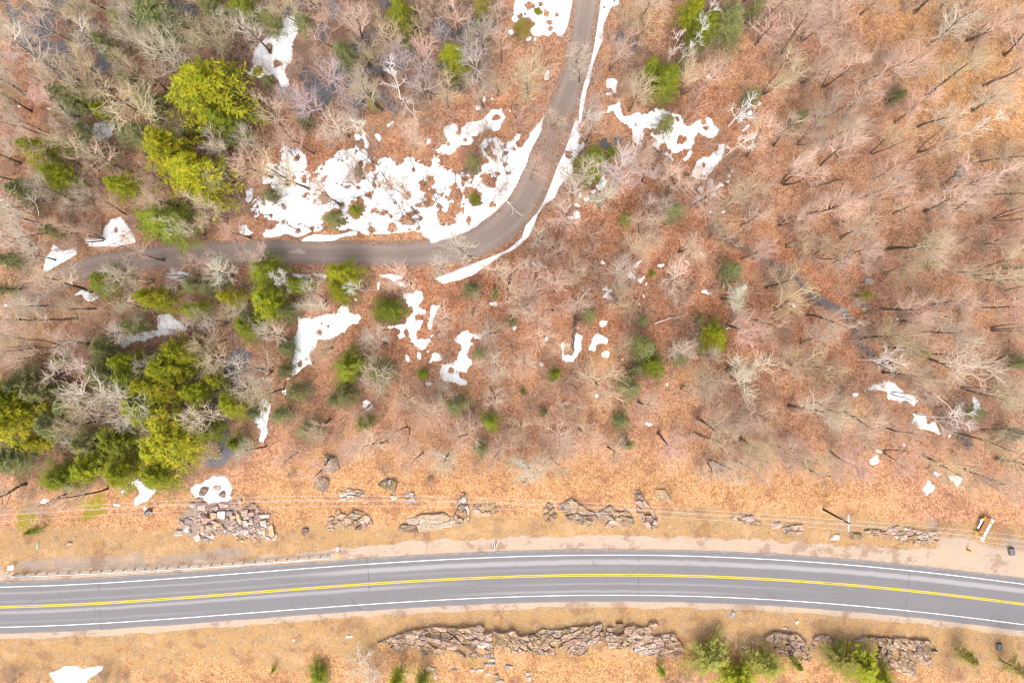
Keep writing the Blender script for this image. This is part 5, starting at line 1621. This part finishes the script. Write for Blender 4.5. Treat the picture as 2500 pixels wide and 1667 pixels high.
outcrop('Z5', [(300, 450), (540, 340), (800, 260), (980, 220), (1280, 225), (1420, 225), (1560, 200), (1700, 260), (1720, 580), (1500, 570), (1350, 560), (1150, 480), (1080, 580), (900, 560), (820, 430), (600, 520), (560, 380), (320, 470)],
        'long pink ledge below the highway, its thin left end pointing left', 1.5, 0.85, 'ppbkw', 1, 2.0, -0.25)
outcrop('Z5', [(1720, 270), (1830, 290), (1960, 250), (2010, 330), (2190, 300), (2260, 380), (2240, 540), (2040, 530), (1900, 520), (1740, 440)],
        'rust-red ledge below the highway, between two longer pink ledges', 1.4, 1.0, 'kbbp', 2, 1.5, -0.6)
outcrop('Z6', [(0, 320), (100, 250), (300, 260), (480, 220), (650, 210), (790, 180), (820, 330), (800, 400), (660, 420), (620, 570), (440, 540), (100, 560), (0, 540)],
        'lichen-spotted ledge below the middle of the highway bend', 1.2, 0.8, 'pgkb', 3, 1.8, 0.35)
outcrop('Z6', [(830, 330), (860, 230), (960, 180), (1250, 170), (1400, 170), (1500, 230), (1620, 310), (1700, 420), (1740, 470), (1640, 600), (1540, 560), (1440, 580), (1250, 540), (1100, 480), (880, 470)],
        'pale blocky ledge below the highway, left of the golden-green hemlocks', 1.6, 0.95, 'wppkb', 4, 1.7, 0.1)
outcrop('Z7', [(180, 240), (350, 150), (570, 180), (650, 260), (720, 430), (640, 450), (470, 410), (330, 330), (220, 290)], 'dark purple ledge between two hemlocks at the lower right edge', 1.6, 0.95, 'kpbk', 5, 1.4, -0.9)
outcrop('Z7', [(690, 220), (790, 190), (960, 190), (1060, 270), (1030, 360), (950, 330), (720, 330)], 'low leaf-strewn ledge of small brown blocks at the lower right', 0.8, 0.7, 'kbp', 6, 1.4, -0.9)
outcrop('Z7', [(1100, 230), (1250, 200), (1400, 210), (1600, 220), (1830, 240), (1900, 330), (1850, 470), (1680, 600), (1500, 520), (1380, 530), (1300, 420), (1230, 290)], 'large jagged ledge at lower right, rightmost of all ledges', 1.7, 1.0, 'kpbkg', 7, 1.6, -0.8)
outcrop('R7', [(2270, 400), (2352, 360), (2480, 375), (2550, 420), (2570, 470), (2480, 510), (2350, 500), (2250, 520)], 'cracked pink ledge right of the rubble pile under the wires', 1.0, 0.95, 'ppgk', 8, 1.5, 0.3, -1)
outcrop('R7', [(2345, 250), (2400, 225), (2520, 240), (2500, 290), (2400, 320), (2340, 300)], 'small lichen-grey ledge under the wires above the cracked pink ledge', 0.7, 0.7, 'ggw', 9, 1.6, 0.2, -1)
outcrop('R8', [(390, 500), (450, 430), (560, 400), (700, 390), (790, 430), (780, 480), (700, 510), (580, 525), (460, 530)], 'broad smooth grey rock slab above the highway, left of the road sign', 0.9, 1.9, 'kkg', 10, 1.9, 0.1, -1, rough=0.25, tilt=0.1)
outcrop('R8', [(780, 400), (800, 330), (830, 250), (860, 260), (880, 380), (885, 450), (800, 490)], 'narrow lichen-covered ridge at the right end of the smooth grey slab', 1.1, 0.8, 'gwk', 11, 1.2, 1.2, -1)
outcrop('R8', [(910, 330), (1060, 320), (1080, 390), (950, 430), (905, 410)], 'flat brown slab just right of the lichen-covered ridge', 0.3, 1.6, 'bk', 12, 1.5, 0, -1, rough=0.2, tilt=0.06)
outcrop('R8', [(1385, 380), (1420, 320), (1460, 350), (1480, 430), (1420, 460), (1390, 440)], 'small dark pointed ledge, left neighbour of the wide mossy ledge', 0.8, 0.9, 'kk', 13, 1.2, 1.2, -1)
outcrop('R8', [(1490, 340), (1580, 290), (1680, 360), (1740, 400), (1850, 340), (1950, 360), (2000, 420), (2010, 470), (1880, 500), (1700, 490), (1560, 440)], 'wide dark mossy ledge above the middle of the highway bend', 0.9, 1.4, 'kkgb', 14, 1.7, -0.2, -1, rough=0.3, tilt=0.14)
outcrop('R8', [(2010, 240), (2040, 230), (2100, 320), (2150, 390), (2205, 490), (2110, 505), (2060, 450), (2030, 380)], 'lichen-topped ridge ending in a square slab, right of the mossy ledge', 1.0, 1.0, 'gpk', 15, 1.5, -0.95, -1)
outcrop('R8', [(2140, 220), (2220, 225), (2280, 310), (2200, 320), (2150, 270)], 'flat reddish-brown slab lying in orange leaves above the ledges', 0.3, 2.5, 'b', 16, 1.3, -0.5, -1, rough=0.1, tilt=0.05)
outcrop('R9', [(300, 395), (460, 395), (520, 450), (560, 490), (430, 470), (310, 420)], 'thin broken rock edge above the highway, left of the utility pole', 0.5, 0.6, 'kpg', 17, 1.6, -0.4, -1)
outcrop('R9', [(670, 500), (730, 480), (820, 470), (840, 500), (800, 550), (700, 540)], 'rounded grey-pink ledge left of the utility pole', 0.6, 1.3, 'pg', 18, 1.5, 0.1, -1, rough=0.2, tilt=0.1)
outcrop('R9', [(1080, 520), (1150, 520), (1230, 545), (1200, 575), (1120, 565)], 'low purple slab below the utility pole', 0.4, 1.3, 'kb', 19, 1.5, -0.2, -1, rough=0.2)
outcrop('R9', [(1240, 520), (1300, 500), (1400, 520), (1400, 560), (1290, 550)], 'small pink ledge right of the low purple slab by the pole', 0.5, 0.8, 'pk', 20, 1.5, 0, -1)
outcrop('R9', [(1400, 510), (1480, 480), (1560, 500), (1640, 520), (1750, 520), (1755, 590), (1640, 612), (1500, 605), (1460, 560)], 'blocky ledge with one dark face, left of the picnic table', 0.9, 0.9, 'pkgw', 21, 1.4, 0.3, -1)

# ------------------------------------------------------------------ guardrail


def hw_at(px, v):                               # a point at photograph column px, v metres from the centre line
    x, y = P0(px, float(hwy_y(px)))
    d = (float(hwy_y(px + 5)) - float(hwy_y(px - 5))) / 10
    t = Vector((1, -d, 0)).normalized()
    n = Vector((-t.y, t.x, 0))
    return Vector((x, y, 0)) + n * v, t, n


g0, g1 = P0(38, 1404), P0(803, 1358.5)
ga, gb = Vector((*g0, 0)), Vector((*g1, 0))
gt = (gb - ga).normalized(); gn = Vector((-gt.y, gt.x, 0)); glen = (gb - ga).length
gr = empty('guardrail', ga)
tag(gr, 'galvanised steel guardrail along the upper left edge of the highway', 'guardrail')
prof = [(0.00, .45), (-.06, .47), (-.085, .52), (-.06, .575), (0.0, .60), (-.06, .625), (-.085, .68), (-.06, .735), (0.02, .76)]
v, f = [], []
ns = 60
bow = lambda t: -0.35 * math.sin(math.pi * t)
for i in range(ns + 1):
    t = i / ns
    c = gt * (glen * t) + gn * bow(t)
    drop = -0.25 * max(0, 1 - t * 14) ** 2 - 0.05 * max(0, (t - 0.97) / 0.03)
    for (a, z) in prof:
        p = c + gn * a
        v.append((p.x, p.y, z + drop))
k = len(prof)
for i in range(ns):
    for j in range(k - 1):
        f.append((i * k + j, (i + 1) * k + j, (i + 1) * k + j + 1, i * k + j + 1))
me = bpy.data.meshes.new('rail'); me.from_pydata(v, [], f); me.materials.append(M['galv'])
rail = obj('rail', me, gr)
md = rail.modifiers.new('thickness', 'SOLIDIFY'); md.thickness = 0.03; md.offset = 0
np_ = int(glen / 1.905)
mb = MB(); mb.box((0, 0, .28), (.09, .12, .82))
pm = mb.build('post', M['post'], gr).data
first = gr.children[-1] if gr.children[-1].name.startswith('post') else [c for c in gr.children if c.name.startswith('post')][0]
rzg = math.atan2(gt.y, gt.x)
for i in range(np_ + 1):
    t = min(1, i * 1.905 / glen)
    o = first if i == 0 else obj('post', pm, gr)
    p = gt * (glen * t) + gn * (bow(t) + 0.20)
    o.location = p; o.rotation_euler = (0, 0, rzg)
for t, nm in ((0.0, 'end_terminal'), (1.0, 'end_terminal')):
    p = gt * (glen * t) + gn * (bow(t) - 0.02)
    MB().tube([(p.x - gt.x * .25, p.y - gt.y * .25, .45), (p.x + gt.x * .25, p.y + gt.y * .25, .45)], [.14, .14], 10).build(nm, M['galv'], gr)

# ------------------------------------------------------------------ road sign with two panels on one post
x, y, z = W(1211, 1317)
rs = empty('road_sign', (x, y, z))
tag(rs, 'road sign of two panels seen edge-on beside the upper shoulder', 'sign')
MB().box((0, 0, 1.45), (.09, .09, 3.3)).build('post', M['post'], rs)
for (px_, py_, w_, h_, zc, rot, nm) in ((-0.30, -0.55, 1.25, 0.95, 2.3, R(86), 'panel'), (0.12, -0.15, 0.8, 0.7, 2.2, R(78), 'panel')):
    rm = Matrix.Rotation(rot, 3, 'Z') @ Matrix.Rotation(R(6), 3, 'X')
    q = MB().box((px_, py_, zc), (w_, 0.05, h_), rm).build(nm, M['white'], rs)
    off = rm @ Vector((0, 0.045, 0))
    MB().box((px_ + off.x, py_ + off.y, zc), (w_ * 0.93, 0.03, h_ * 0.96), rm).build('panel_back', M['signback'], q)
MB().box((-0.1, -0.3, 2.2), (0.55, 0.06, 0.06), Matrix.Rotation(R(20), 3, 'Z')).build('bracket', M['post'], rs)


def marker(px, py, w_, h_, mat, label, rz, tilt=55, zc=0.9, name='marker_board'):
    x, y, z = W(px, py, zc)
    e = empty(name, (x, y, z), rz)
    tag(e, label, 'marker')
    MB().box((0, 0.12, zc * 0.45), (.07, .07, zc * 1.1)).build('post', M['post'], e)
    rm = Matrix.Rotation(R(tilt), 3, 'X')
    MB().box((0, 0, zc), (w_, .04, h_), rm).build('panel', mat, e)
    return e


marker(26, 1386, 1.1, 0.75, M['white'], 'white marker board left of the guardrail at the picture edge', R(12), 65, 1.0)
marker(824, 1340, 0.42, 0.65, M['white'], 'small white marker board above the guardrail right end', R(-15), 60, 1.0)
marker(826, 1357, 0.55, 0.40, M['yellow'], 'small yellow hazard marker at the guardrail right end', R(8), 65, 0.8)
marker(15, 1404, 0.16, 0.5, M['white'], 'thin white delineator post at the guardrail left end', R(20), 50, 0.8, 'delineator_post')

# ------------------------------------------------------------------ utility pole and wires
bx, by, bz = W(2010, 1243)
hp = 9.3
pole = empty('utility_pole', (bx, by, bz))
tag(pole, 'dark wooden utility pole with a white crossarm above the highway', 'utility pole')
MB().tube([(0, 0, -.4), (0, 0, 3), (0, 0, 6), (0, 0, hp)], [.20, .18, .155, .125], 10).build('pole', M['pole'], pole, True)
arm_dir = Vector((0.02, 1, 0)).normalized()
MB().box((0, 0, hp - .45), (.14, 2.7, .14)).build('crossarm', M['white'], pole)
for dy in (-1.2, 0.0, 1.2):
    MB().tube([(0, dy, hp - .38), (0, dy, hp - .2), (0, dy, hp - .08)], [.05, .09, .04], 8).build('insulator', M['concrete'], pole)
for sx in (-1, 1):
    MB().tube([(0, sx * .1, hp - 1.2), (0, sx * .8, hp - .5)], .025, 5).build('brace', M['post'], pole)
wx = [-200, 0, 425, 834, 1150, 1400, 1667, 2073, 2500, 2750]
for i, (ys_, lab) in enumerate((([1254, 1245, 1224, 1206, 1213, 1229, 1243, 1265, 1312, 1342], 'uppermost overhead wire above the highway'),
                                ([1263, 1254, 1234, 1216, 1222, 1238, 1253, 1274, 1324, 1355], 'second overhead wire from the top above the highway'),
                                ([1265, 1256, 1236, 1219, 1225, 1241, 1256, 1276, 1327, 1358], 'third overhead wire from the top above the highway'),
                                ([1280, 1270, 1251, 1231, 1238, 1252, 1266, 1288, 1337, 1367], 'lowest overhead wire, nearest the highway'))):
    pts = []
    xs_ = np.linspace(-200, 2750, 120)
    c = np.polynomial.chebyshev.Chebyshev.fit(wx, ys_, 5)
    for px in xs_:
        hh_ = 8.9 - (0.0, 0.05, 1.0, 0.05)[i]
        # wires sag between this pole and the ones beyond the picture's edges
        t = (px + 200) / 2273 if px < 2073 else (px - 2073) / 1400
        hh_ -= 2.4 * 4 * t * (1 - t) * (1.0 if px < 2073 else 0.35)
        x, y = P0(px, float(c(px)))
        k_ = (H - hh_) / H
        pts.append((x * k_, y * k_, hh_))
    o = MB().tube(pts, 0.024, 5).build('overhead_wire', M['wire'], None, True)
    tag(o, lab, 'wire', 'overhead wires along the highway')


def guy(px0, py0, px1, py1, label):
    a = W(px0, py0)
    b = W(px1, py1, 1.6)
    o = MB().tube([(a[0], a[1], a[2]), (b[0], b[1], b[2] + 1.6)], 0.11, 8).build('guy_wire_guard', M['yellow'])
    tag(o, label, 'guy guard')


guy(876, 1120, 879, 1104, 'yellow plastic guy guard standing in leaves above the smooth grey slab')
guy(2029, 1162, 2033, 1183, 'yellow plastic guy guard standing above the utility pole, the longer one')
guy(2017, 1207, 2022, 1217, 'short yellow guy guard between the long guard and the utility pole')

# ------------------------------------------------------------------ picnic table
x, y, z = W(2401, 1288, 0.6)
rz = math.atan2(45, 24)
pt = empty('picnic_table', (x, y, z), rz)
tag(pt, 'brown plank picnic table with orange ends and white side benches', 'picnic table')
for i in range(3):
    MB().box((0.1, -0.30 + i * 0.30, .74), (3.5, .27, .06)).build('tabletop_plank', M['plank'], pt)
for sx, lab in ((-1, 0), (1, 0)):
    MB().box((sx * 1.35, 0.05, .66), (.30, 1.9, .10)).build('end_frame', M['orange'], pt)
    MB().box((sx * 1.75, 0.30, .60), (.22, .9, .10)).build('end_board', M['orange'], pt)
    for sy in (-1, 1):
        MB().box((sx * 1.3, sy * .6, .30), (.12, .12, .66), Matrix.Rotation(sy * .35, 3, 'X')).build('leg', M['orange'], pt)
for i, (cx_, L_) in enumerate(((-0.72, 1.15), (0.55, 1.15))):
    MB().box((cx_, -0.82, .50), (L_, .42, .06)).build('bench_board', M['white'], pt)
MB().box((-0.08, -0.82, .46), (3.0, .50, .05)).build('bench_frame', M['signback'], pt)
MB().box((0.35, 0.78, .50), (1.7, .26, .06)).build('bench_board', M['white'], pt)
MB().box((0.9, 0.86, .55), (.55, .42, .06)).build('bench_board', M['white'], pt)
for cx_ in (-1.75, 1.72):
    MB().box((cx_, -0.75, .56), (.62, .62, .08)).build('corner_board', M['white'], pt)

# culvert mouths, small posts and litter


def culvert(px, py, rz, label, r=0.45):
    x, y, z = W(px, py)
    e = empty('culvert', (x, y, z), rz)
    tag(e, label, 'culvert')
    vtx, fc = [], []
    kk = 14
    for i in range(8):
        for j in range(kk):
            a = 2 * math.pi * j / kk
            rr = r * (1.0 + 0.04 * (i % 2))
            vtx.append((i * 0.16 - 0.4, rr * math.cos(a), rr * math.sin(a) + r * 0.45))
    for i in range(7):
        for j in range(kk):
            fc.append((i * kk + j, i * kk + (j + 1) % kk, (i + 1) * kk + (j + 1) % kk, (i + 1) * kk + j))
    me = bpy.data.meshes.new('pipe'); me.from_pydata(vtx, [], fc); me.materials.append(M['steelpipe'])
    p = obj('pipe', me, e)
    s_ = p.modifiers.new('wall', 'SOLIDIFY'); s_.thickness = 0.03
    MB().tube([(0.66, 0, r * .45), (0.70, 0, r * .45)], r * 0.96, kk).build('mouth_shade_disc', M['dark'], e)  # flat dark disc fills the opening, standing in for shade inside the pipe
    return e


culvert(2466, 1342, R(-80), 'dark culvert mouth on grey gravel right of the picnic table', 0.5)
culvert(2437, 1578, R(95), 'dark culvert mouth below the highway at the lower right', 0.45)
culvert(366, 1248, R(215), 'culvert mouth where the grey stream ends by the rubble pile', 0.4)
x, y, z = W(2364, 1342, .4)
e = empty('stub_post', (x, y, z)); tag(e, 'short brown stub post on the sandy verge below the picnic table', 'post')
MB().tube([(0, 0, -.2), (.02, 0, .5), (.04, .02, .9)], [.15, .14, .11], 9).build('stub', M['plank'], e, True)
MB().tube([(.04, .02, .9), (.045, .02, .93)], [.12, .10], 9).build('stub_cap', M['dark'], e)
x, y, z = W(1787, 1501)
e = empty('bucket', (x, y, z)); tag(e, 'small bright blue bucket lying on the verge below the highway', 'bucket')
MB().tube([(0, 0, 0), (.05, .22, .22), (.1, .5, .42)], [.20, .24, .27], 12).build('pail', M['blue'], e, True)
MB().tube([(.09, .5, .42), (.10, .53, .435)], [.29, .29], 12).build('rim', M['white'], e)
x, y, z = W(1944, 1518)
e = empty('litter_box', (x, y, z)); tag(e, 'crumpled white box dropped on the verge below the highway', 'litter')
MB().box((0, 0, .12), (.45, .34, .22), Matrix.Rotation(.4, 3, 'Z')).build('carton', M['white'], e)
MB().box((.12, .16, .25), (.34, .22, .02), Matrix.Rotation(.4, 3, 'Z') @ Matrix.Rotation(.5, 3, 'X')).build('flap', M['white'], e)
x, y, z = W(93, 1331)
a = Vector((x, y, z))
o = MB().tube([a + Vector((.15, .65, .10)), a + Vector((.03, .2, .14)), a + Vector((-.12, -.62, .08))], [.09, .11, .07], 8).build('plastic_pipe', M['teal'], None, True)
tag(o, 'short teal plastic pipe lying in dry grass above the guardrail', 'pipe')

# ice patches on the gravel road
for i, (a, b, ra, rb) in enumerate([(1710, 165, 28, 18), (1800, 160, 34, 20), (1770, 185, 22, 12), (1860, 190, 26, 16), (1680, 218, 12, 12), (1720, 222, 12, 10), (1765, 222, 14, 12), (1820, 215, 16, 10), (1870, 230, 30, 10), (1450, 170, 40, 22), (2050, 165, 60, 14)]):
    px, py = a / 2.82, 556 + b / 2.82
    x, y, z = W(px, py)
    n = 18
    vv_ = []
    for j in range(n):
        an = 2 * math.pi * j / n
        k_ = 1 + 0.25 * math.sin(an * 3 + i) + 0.15 * math.sin(an * 5 + 2 * i) + random.uniform(-.1, .1)
        vv_.append((x + math.cos(an) * ra / 2.82 / PPM * k_, y + math.sin(an) * rb / 2.82 / PPM * k_, z + 0.118))
    me = mesh_np('ice_patch', np.array(vv_), [np.arange(n)[None, :]], False, None)
    if 'ice' not in M:
        M['ice'] = plain('grey_ice', (.25, .205, .18), 0.5, 0.25, 3)
    me.materials.append(M['ice'])
    o = obj('ice_patch', me); o['kind'] = 'structure'

# ------------------------------------------------------------------ fallen trunks


def fallen(p0, p1, r0, r1, col, label, stubs=5, seed=0, lift=0.15, fork=True):
    g = np.random.default_rng(seed)
    a = np.array(W(*p0)); b = np.array(W(*p1))
    L = np.linalg.norm(b[:2] - a[:2])
    n = 9
    pts = a[None, :] + (b - a)[None, :] * np.linspace(0, 1, n)[:, None]
    pts[:, 2] = gz(pts[:, 0], pts[:, 1]) + lift + r0
    pts[:, :2] += g.normal(0, 0.012 * L, (n, 2)); 
    e = empty('fallen_trunk', tuple(pts[0]))
    tag(e, label, 'log')
    pl = pts[None] - pts[0]
    rad = np.linspace(r0, r1, n)[None, :]
    v, f = tubes([(pl, rad)], [9])
    o = obj('trunk', mesh_np('trunk', v, f, True, M['log']), e); o.color = (*col, 1)
    if stubs:
        s1, q1 = spawn(g, pl, rad, stubs, 0.45, 0.98, R(25), R(60), lambda t, g: L * g.uniform(0.10, 0.28, t.shape), 5, 0.03, 0.1, 0.6, 0.4, 0.03)
        s2, q2 = spawn(g, s1, q1, 4, 0.3, 1, R(20), R(55), lambda t, g: L * g.uniform(0.04, 0.12, t.shape), 4, 0.02, 0.1, 0.7, 0.5, 0.018)
        v, f = tubes([(s1, q1), (s2, q2)], [5, 4])
        o = obj('branches', mesh_np('branches', v, f, True, M['log']), e); o.color = (*[c * 1.05 for c in col], 1)
    return e


WHT, BRN, DRK = (.62, .55, .48), (.26, .17, .11), (.075, .052, .040)
fallen((1393, 862), (1410, 735), .30, .16, DRK, 'thick dark trunk lying beside the U-shaped snow patch', 7, 1)
fallen((1534, 788), (1571, 694), .12, .06, (.42, .30, .19), 'thin tan trunk lying below three small snow patches', 0, 2)
fallen((1596, 788), (1672, 770), .13, .05, WHT, 'white fallen birch left of the lime-green hemlock', 4, 3)
fallen((1768, 804), (1822, 756), .13, .05, WHT, 'white forked birch leaning right of the lime-green hemlock', 3, 4, 1.0)
fallen((1565, 343), (1692, 434), .20, .10, DRK, 'long dark log running down from the snow patch right of the gravel road', 2, 5)
fallen((398, 672), (516, 681), .22, .10, (.22, .17, .13), 'grey log along the lower edge of the gravel road', 3, 6)
fallen((1210, 462), (1262, 520), .09, .03, WHT, 'thin pale birch bent over the gravel road bend', 5, 7, 0.6)
fallen((2338, 752), (2406, 734), .16, .07, DRK, 'dark trunk lying on orange leaves near the right edge', 3, 8)
fallen((1985, 455), (2056, 440), .17, .07, DRK, 'dark curved trunk on the upper right slope', 3, 9)
fallen((2224, 394), (2318, 364), .10, .04, (.46, .34, .25), 'straight pale trunk on the upper right slope', 0, 10)
fallen((1640, 618), (1612, 700), .10, .05, (.40, .28, .18), 'thin brown pole lying right of three small snow patches', 0, 11)
fallen((1690, 1055), (1762, 1082), .13, .06, DRK, 'dark trunk lying above the open orange leaves, right of centre', 2, 12)
fallen((530, 838), (590, 772), .12, .05, (.42, .29, .17), 'orange-tan trunk leaning over the grey stream', 5, 13, 0.9)
fallen((2330, 1005), (2250, 940), .12, .05, WHT, 'pale crooked branch lying above the right-hand snow patches', 5, 14, 0.4)
fallen((560, 1385 - 60), (700, 1340 - 80), .05, .03, (.42, .33, .28), 'thin dead stick lying right of the rubble pile', 0, 15, 0.05) if False else None

# ------------------------------------------------------------------ labels that single each tree, stone and patch out
LM = [(30, 30, 'the top left corner'), (505, 225, 'the largest golden-green hemlock'), (625, 120, 'the top left snow strip'), (99, 372, 'the lime-green hemlock pair at left'), (446, 410, 'the two overlapping golden hemlocks'),
      (160, 620, 'the gravel road left bend'), (983, 46, 'the top centre hemlock'), (1121, 149, 'the lime-green hemlock by the swamp'), (1432, 0, 'the gravel road top end'), (1270, 30, 'the top centre snow patch'), (1370, 260, 'the gravel road upper stretch'),
      (890, 450, 'the largest snow patch'), (1250, 530, 'the gravel road bend'), (1530, 150, 'the dark pool'), (1640, 300, 'the snow patch right of the road'), (1710, 60, 'the white birch at top'), (1740, 400, 'the oval snow patch with one hole'), (2480, 20, 'the top right corner'),
      (2341, 422, 'the lichen slab on the slope'), (1826, 609, 'the thin stream'), (2100, 740, 'the boulders by the thin stream'), (1741, 825, 'the round lime-green hemlock'), (2220, 900, 'the right-hand snow strip'), (2400, 1290, 'the picnic table'), (2010, 1243, 'the utility pole'),
      (1780, 690, 'the snow patch by the thin stream'), (1400, 850, 'the U-shaped snow patch'), (1130, 890, 'the double-hooked snow patch'), (1010, 800, 'the branching snow patch'), (750, 800, 'the hook-shaped snow patch'), (560, 820, 'the grey stream'),
      (390, 820, 'the long narrow snow patch'), (390, 920, 'the lime-green hemlock cluster'), (40, 1010, 'the golden hemlock at the left edge'), (436, 1063, 'the golden hemlock above the rubble'), (640, 1000, 'the upright snow sliver'), (530, 1290, 'the rubble pile'), (840, 672, 'the bright hemlock below the road'),
      (1205, 1330, 'the road sign'), (1170, 1030, 'the pair of green pines at centre'), (1600, 890, 'the green pine right of centre'), (1030, 1230, 'the smooth grey slab'), (1480, 1250, 'the wide mossy ledge'), (2480, 700, 'the right edge middle'), (1960, 1150, 'the open orange slope'), (2050, 180, 'the upper right slope'), (1900, 300, 'the pine on the orange slope'),
      (1280, 1590, 'the rust-red ledge'), (2100, 1600, 'the hemlocks at lower right'), (1050, 300, 'the upper snow tongue'), (320, 330, 'the small snow patch between hemlocks'), (2300, 600, 'the leafy gully'), (1450, 600, 'the orange slope below the road'), (650, 1120, 'the orange leaves above the rubble'), (1640, 560, 'the pale grey pine')]
ORD = ['', 'nearest', 'second', 'third', 'fourth', 'fifth', 'sixth', 'seventh', 'eighth', 'ninth', 'tenth', 'eleventh', 'twelfth', 'thirteenth', 'fourteenth', 'fifteenth', 'sixteenth', 'seventeenth', 'eighteenth', 'nineteenth', 'twentieth'] + ['twenty-' + w for w in ('first', 'second', 'third', 'fourth', 'fifth', 'sixth', 'seventh', 'eighth', 'ninth')] + ['thirtieth'] + ['thirty-' + w for w in ('first', 'second', 'third', 'fourth', 'fifth', 'sixth', 'seventh', 'eighth', 'ninth')]


def direction(dx, dy):
    if abs(dx) >= abs(dy):
        return 'right of' if dx > 0 else 'left of'
    return 'below' if dy > 0 else 'above'


def single_out(items, lead, noun):
    """items: dicts with px, py, o; the label names the nearest landmark, the side and the rank by distance there"""
    cells = {}
    for t in items:
        d, k = min((math.hypot(t['px'] - l[0], t['py'] - l[1]), i) for i, l in enumerate(LM))
        dr = direction(t['px'] - LM[k][0], t['py'] - LM[k][1])
        t['lm'] = k
        cells.setdefault((k, dr), []).append((d, id(t), t))
    for (k, dr), lst in cells.items():
        lst.sort()
        for i, (d, _, t) in enumerate(lst):
            rank = '' if len(lst) == 1 else (', nearest' if i == 0 else ', ' + ORD[i + 1] + ' nearest')
            if d < 12 and len(lst) == 1:
                t['label'] = f"{lead(t)} {noun} at {LM[k][2]}"
            else:
                t['label'] = f"{lead(t)} {noun}{rank} {dr} {LM[k][2]}"
    for t in items:
        t['o']['label'] = t['label']


def size_word(t):
    return 'broad' if t['r'] > 52 else ('small' if t['r'] < 36 else 'mid-sized')


bare = [t for t in TREES if t['kind'] == 'bare' and t['tint'] != 'w']
single_out(bare, lambda t: f"{size_word(t)} {TINT[t['tint']][1]}", 'leafless tree')
sap = [t for t in TREES if t['kind'] == 'sap']
LM_ALL = LM
LM = [(560 + a / 4.48, 250 + b / 4.48, n) for a, b, n in ((400, 800, 'the snow patch left end'), (1035, 1045, 'the widest melt hole at left'), (1690, 1210, 'the round melt hole in the snow'), (1425, 680, 'the snow patch top edge'), (2190, 1060, 'the snow patch middle'), (1100, 1400, 'the snow patch lower edge'), (2650, 1050, 'the snow bank by the lane'), (2420, 1260, 'the snow above the lane bend'), (1930, 1025, 'the melt hole cluster'))]
single_out(sap, lambda t: 'thin dark', 'sapling in snow')
LM = LM_ALL
birch = [t for t in TREES if t['kind'] == 'bare' and t['tint'] == 'w' and t['o'] is not PALE_SHRUB]
single_out(birch, lambda t: 'slender white-barked', 'birch')
con = [t for t in TREES if t['kind'] == 'con']
own = {(505, 225): 'largest golden-green hemlock, upper left', (983, 46): 'mid-green hemlock at the top centre over the swamp', (1121, 149): 'lime-green hemlock standing alone in the swamp', (1741, 825): 'round lime-green hemlock alone on the orange slope',
       (35, 1017): 'big golden hemlock at the left picture edge', (436, 1063): 'golden hemlock above the rubble pile, the broad one', (838, 672): 'bright lime hemlock just below the gravel road'}
single_out(con, lambda t: f"{LEAFT[t['tint']][1]}", 'hemlock')
for t in con:
    if (t['px'], t['py']) in own:
        t['o']['label'] = own[(t['px'], t['py'])]
yng = [t for t in TREES if t['kind'] == 'yng']
single_out(yng, lambda t: f"small {LEAFT[t['tint']][1]}", 'pine')
for t in TREES:
    t['o']['category'] = 'tree'
    t['o']['group'] = {'bare': 'leafless hardwoods of the wood', 'sap': 'saplings in the big snow patch', 'con': 'hemlocks', 'yng': 'young pines under the hardwoods'}[t['kind']]
    if t['tint'] == 'w' and t['kind'] == 'bare':
        t['o']['group'] = 'white birches'
PALE_SHRUB['label'] = 'pale leafless shrub at the bottom edge, left of the pink ledge'
PALE_SHRUB['category'] = 'shrub'
del PALE_SHRUB['group']

# stones: the larger ones by look and place in the pile, pebble-sized rubble shares a label
pile = STONES[:N_PILE]
big = [s for s in pile if s['o'].name.startswith('boulder')]
PLM = [(498, 1201, 'the snow-ringed dark boulder'), (541, 1204, 'the square dark boulder in snow'), (662, 1291, 'the long tan slab'), (494, 1239, 'the pink block at the stream'), (542, 1256, 'the tall pale block'), (440, 1301, 'the white stone at the pile left end'),
       (583, 1262, 'the tilted tan bar'), (644, 1259, 'the flat pale slab'), (503, 1303, 'the white bar at the pile foot'), (610, 1270, 'the pile centre'), (503, 1268, 'the broad pink block'), (675, 1318, 'the pile right tip'), (432, 1268, 'the pile left tip'), (562, 1308, 'the pile lower edge'), (622, 1228, 'the pile upper right edge')]
SAVE = LM
LM = PLM
single_out(big, lambda t: f"{'long ' if t['el'] > 1.7 else ''}{t['word']}", 'boulder')
single_out([s for s in pile if s not in big], lambda t: f"small {t['word']}", 'stone')
for t, lb in ((big[0], 'largest dark boulder, ringed with snow at the top of the rubble pile'), (big[2], 'square dark boulder standing in the snow above the rubble'), (big[38], 'longest tan slab, right end of the rubble pile')):
    t['o']['label'] = lb
LM = SAVE
for s in big:
    s['o']['category'] = 'boulder'; s['o']['group'] = 'boulders of the rubble pile'
for s in pile:
    if not s['o'].name.startswith('boulder'):
        s['o']['category'] = 'stone'; s['o']['group'] = 'small stones of the rubble pile'
rest = STONES[N_PILE:]
single_out(rest, lambda t: f"{t['word']} lichen-spotted", 'rock')
for s in rest:
    s['o']['category'] = 'rock'; s['o']['group'] = 'single rocks on the slope'
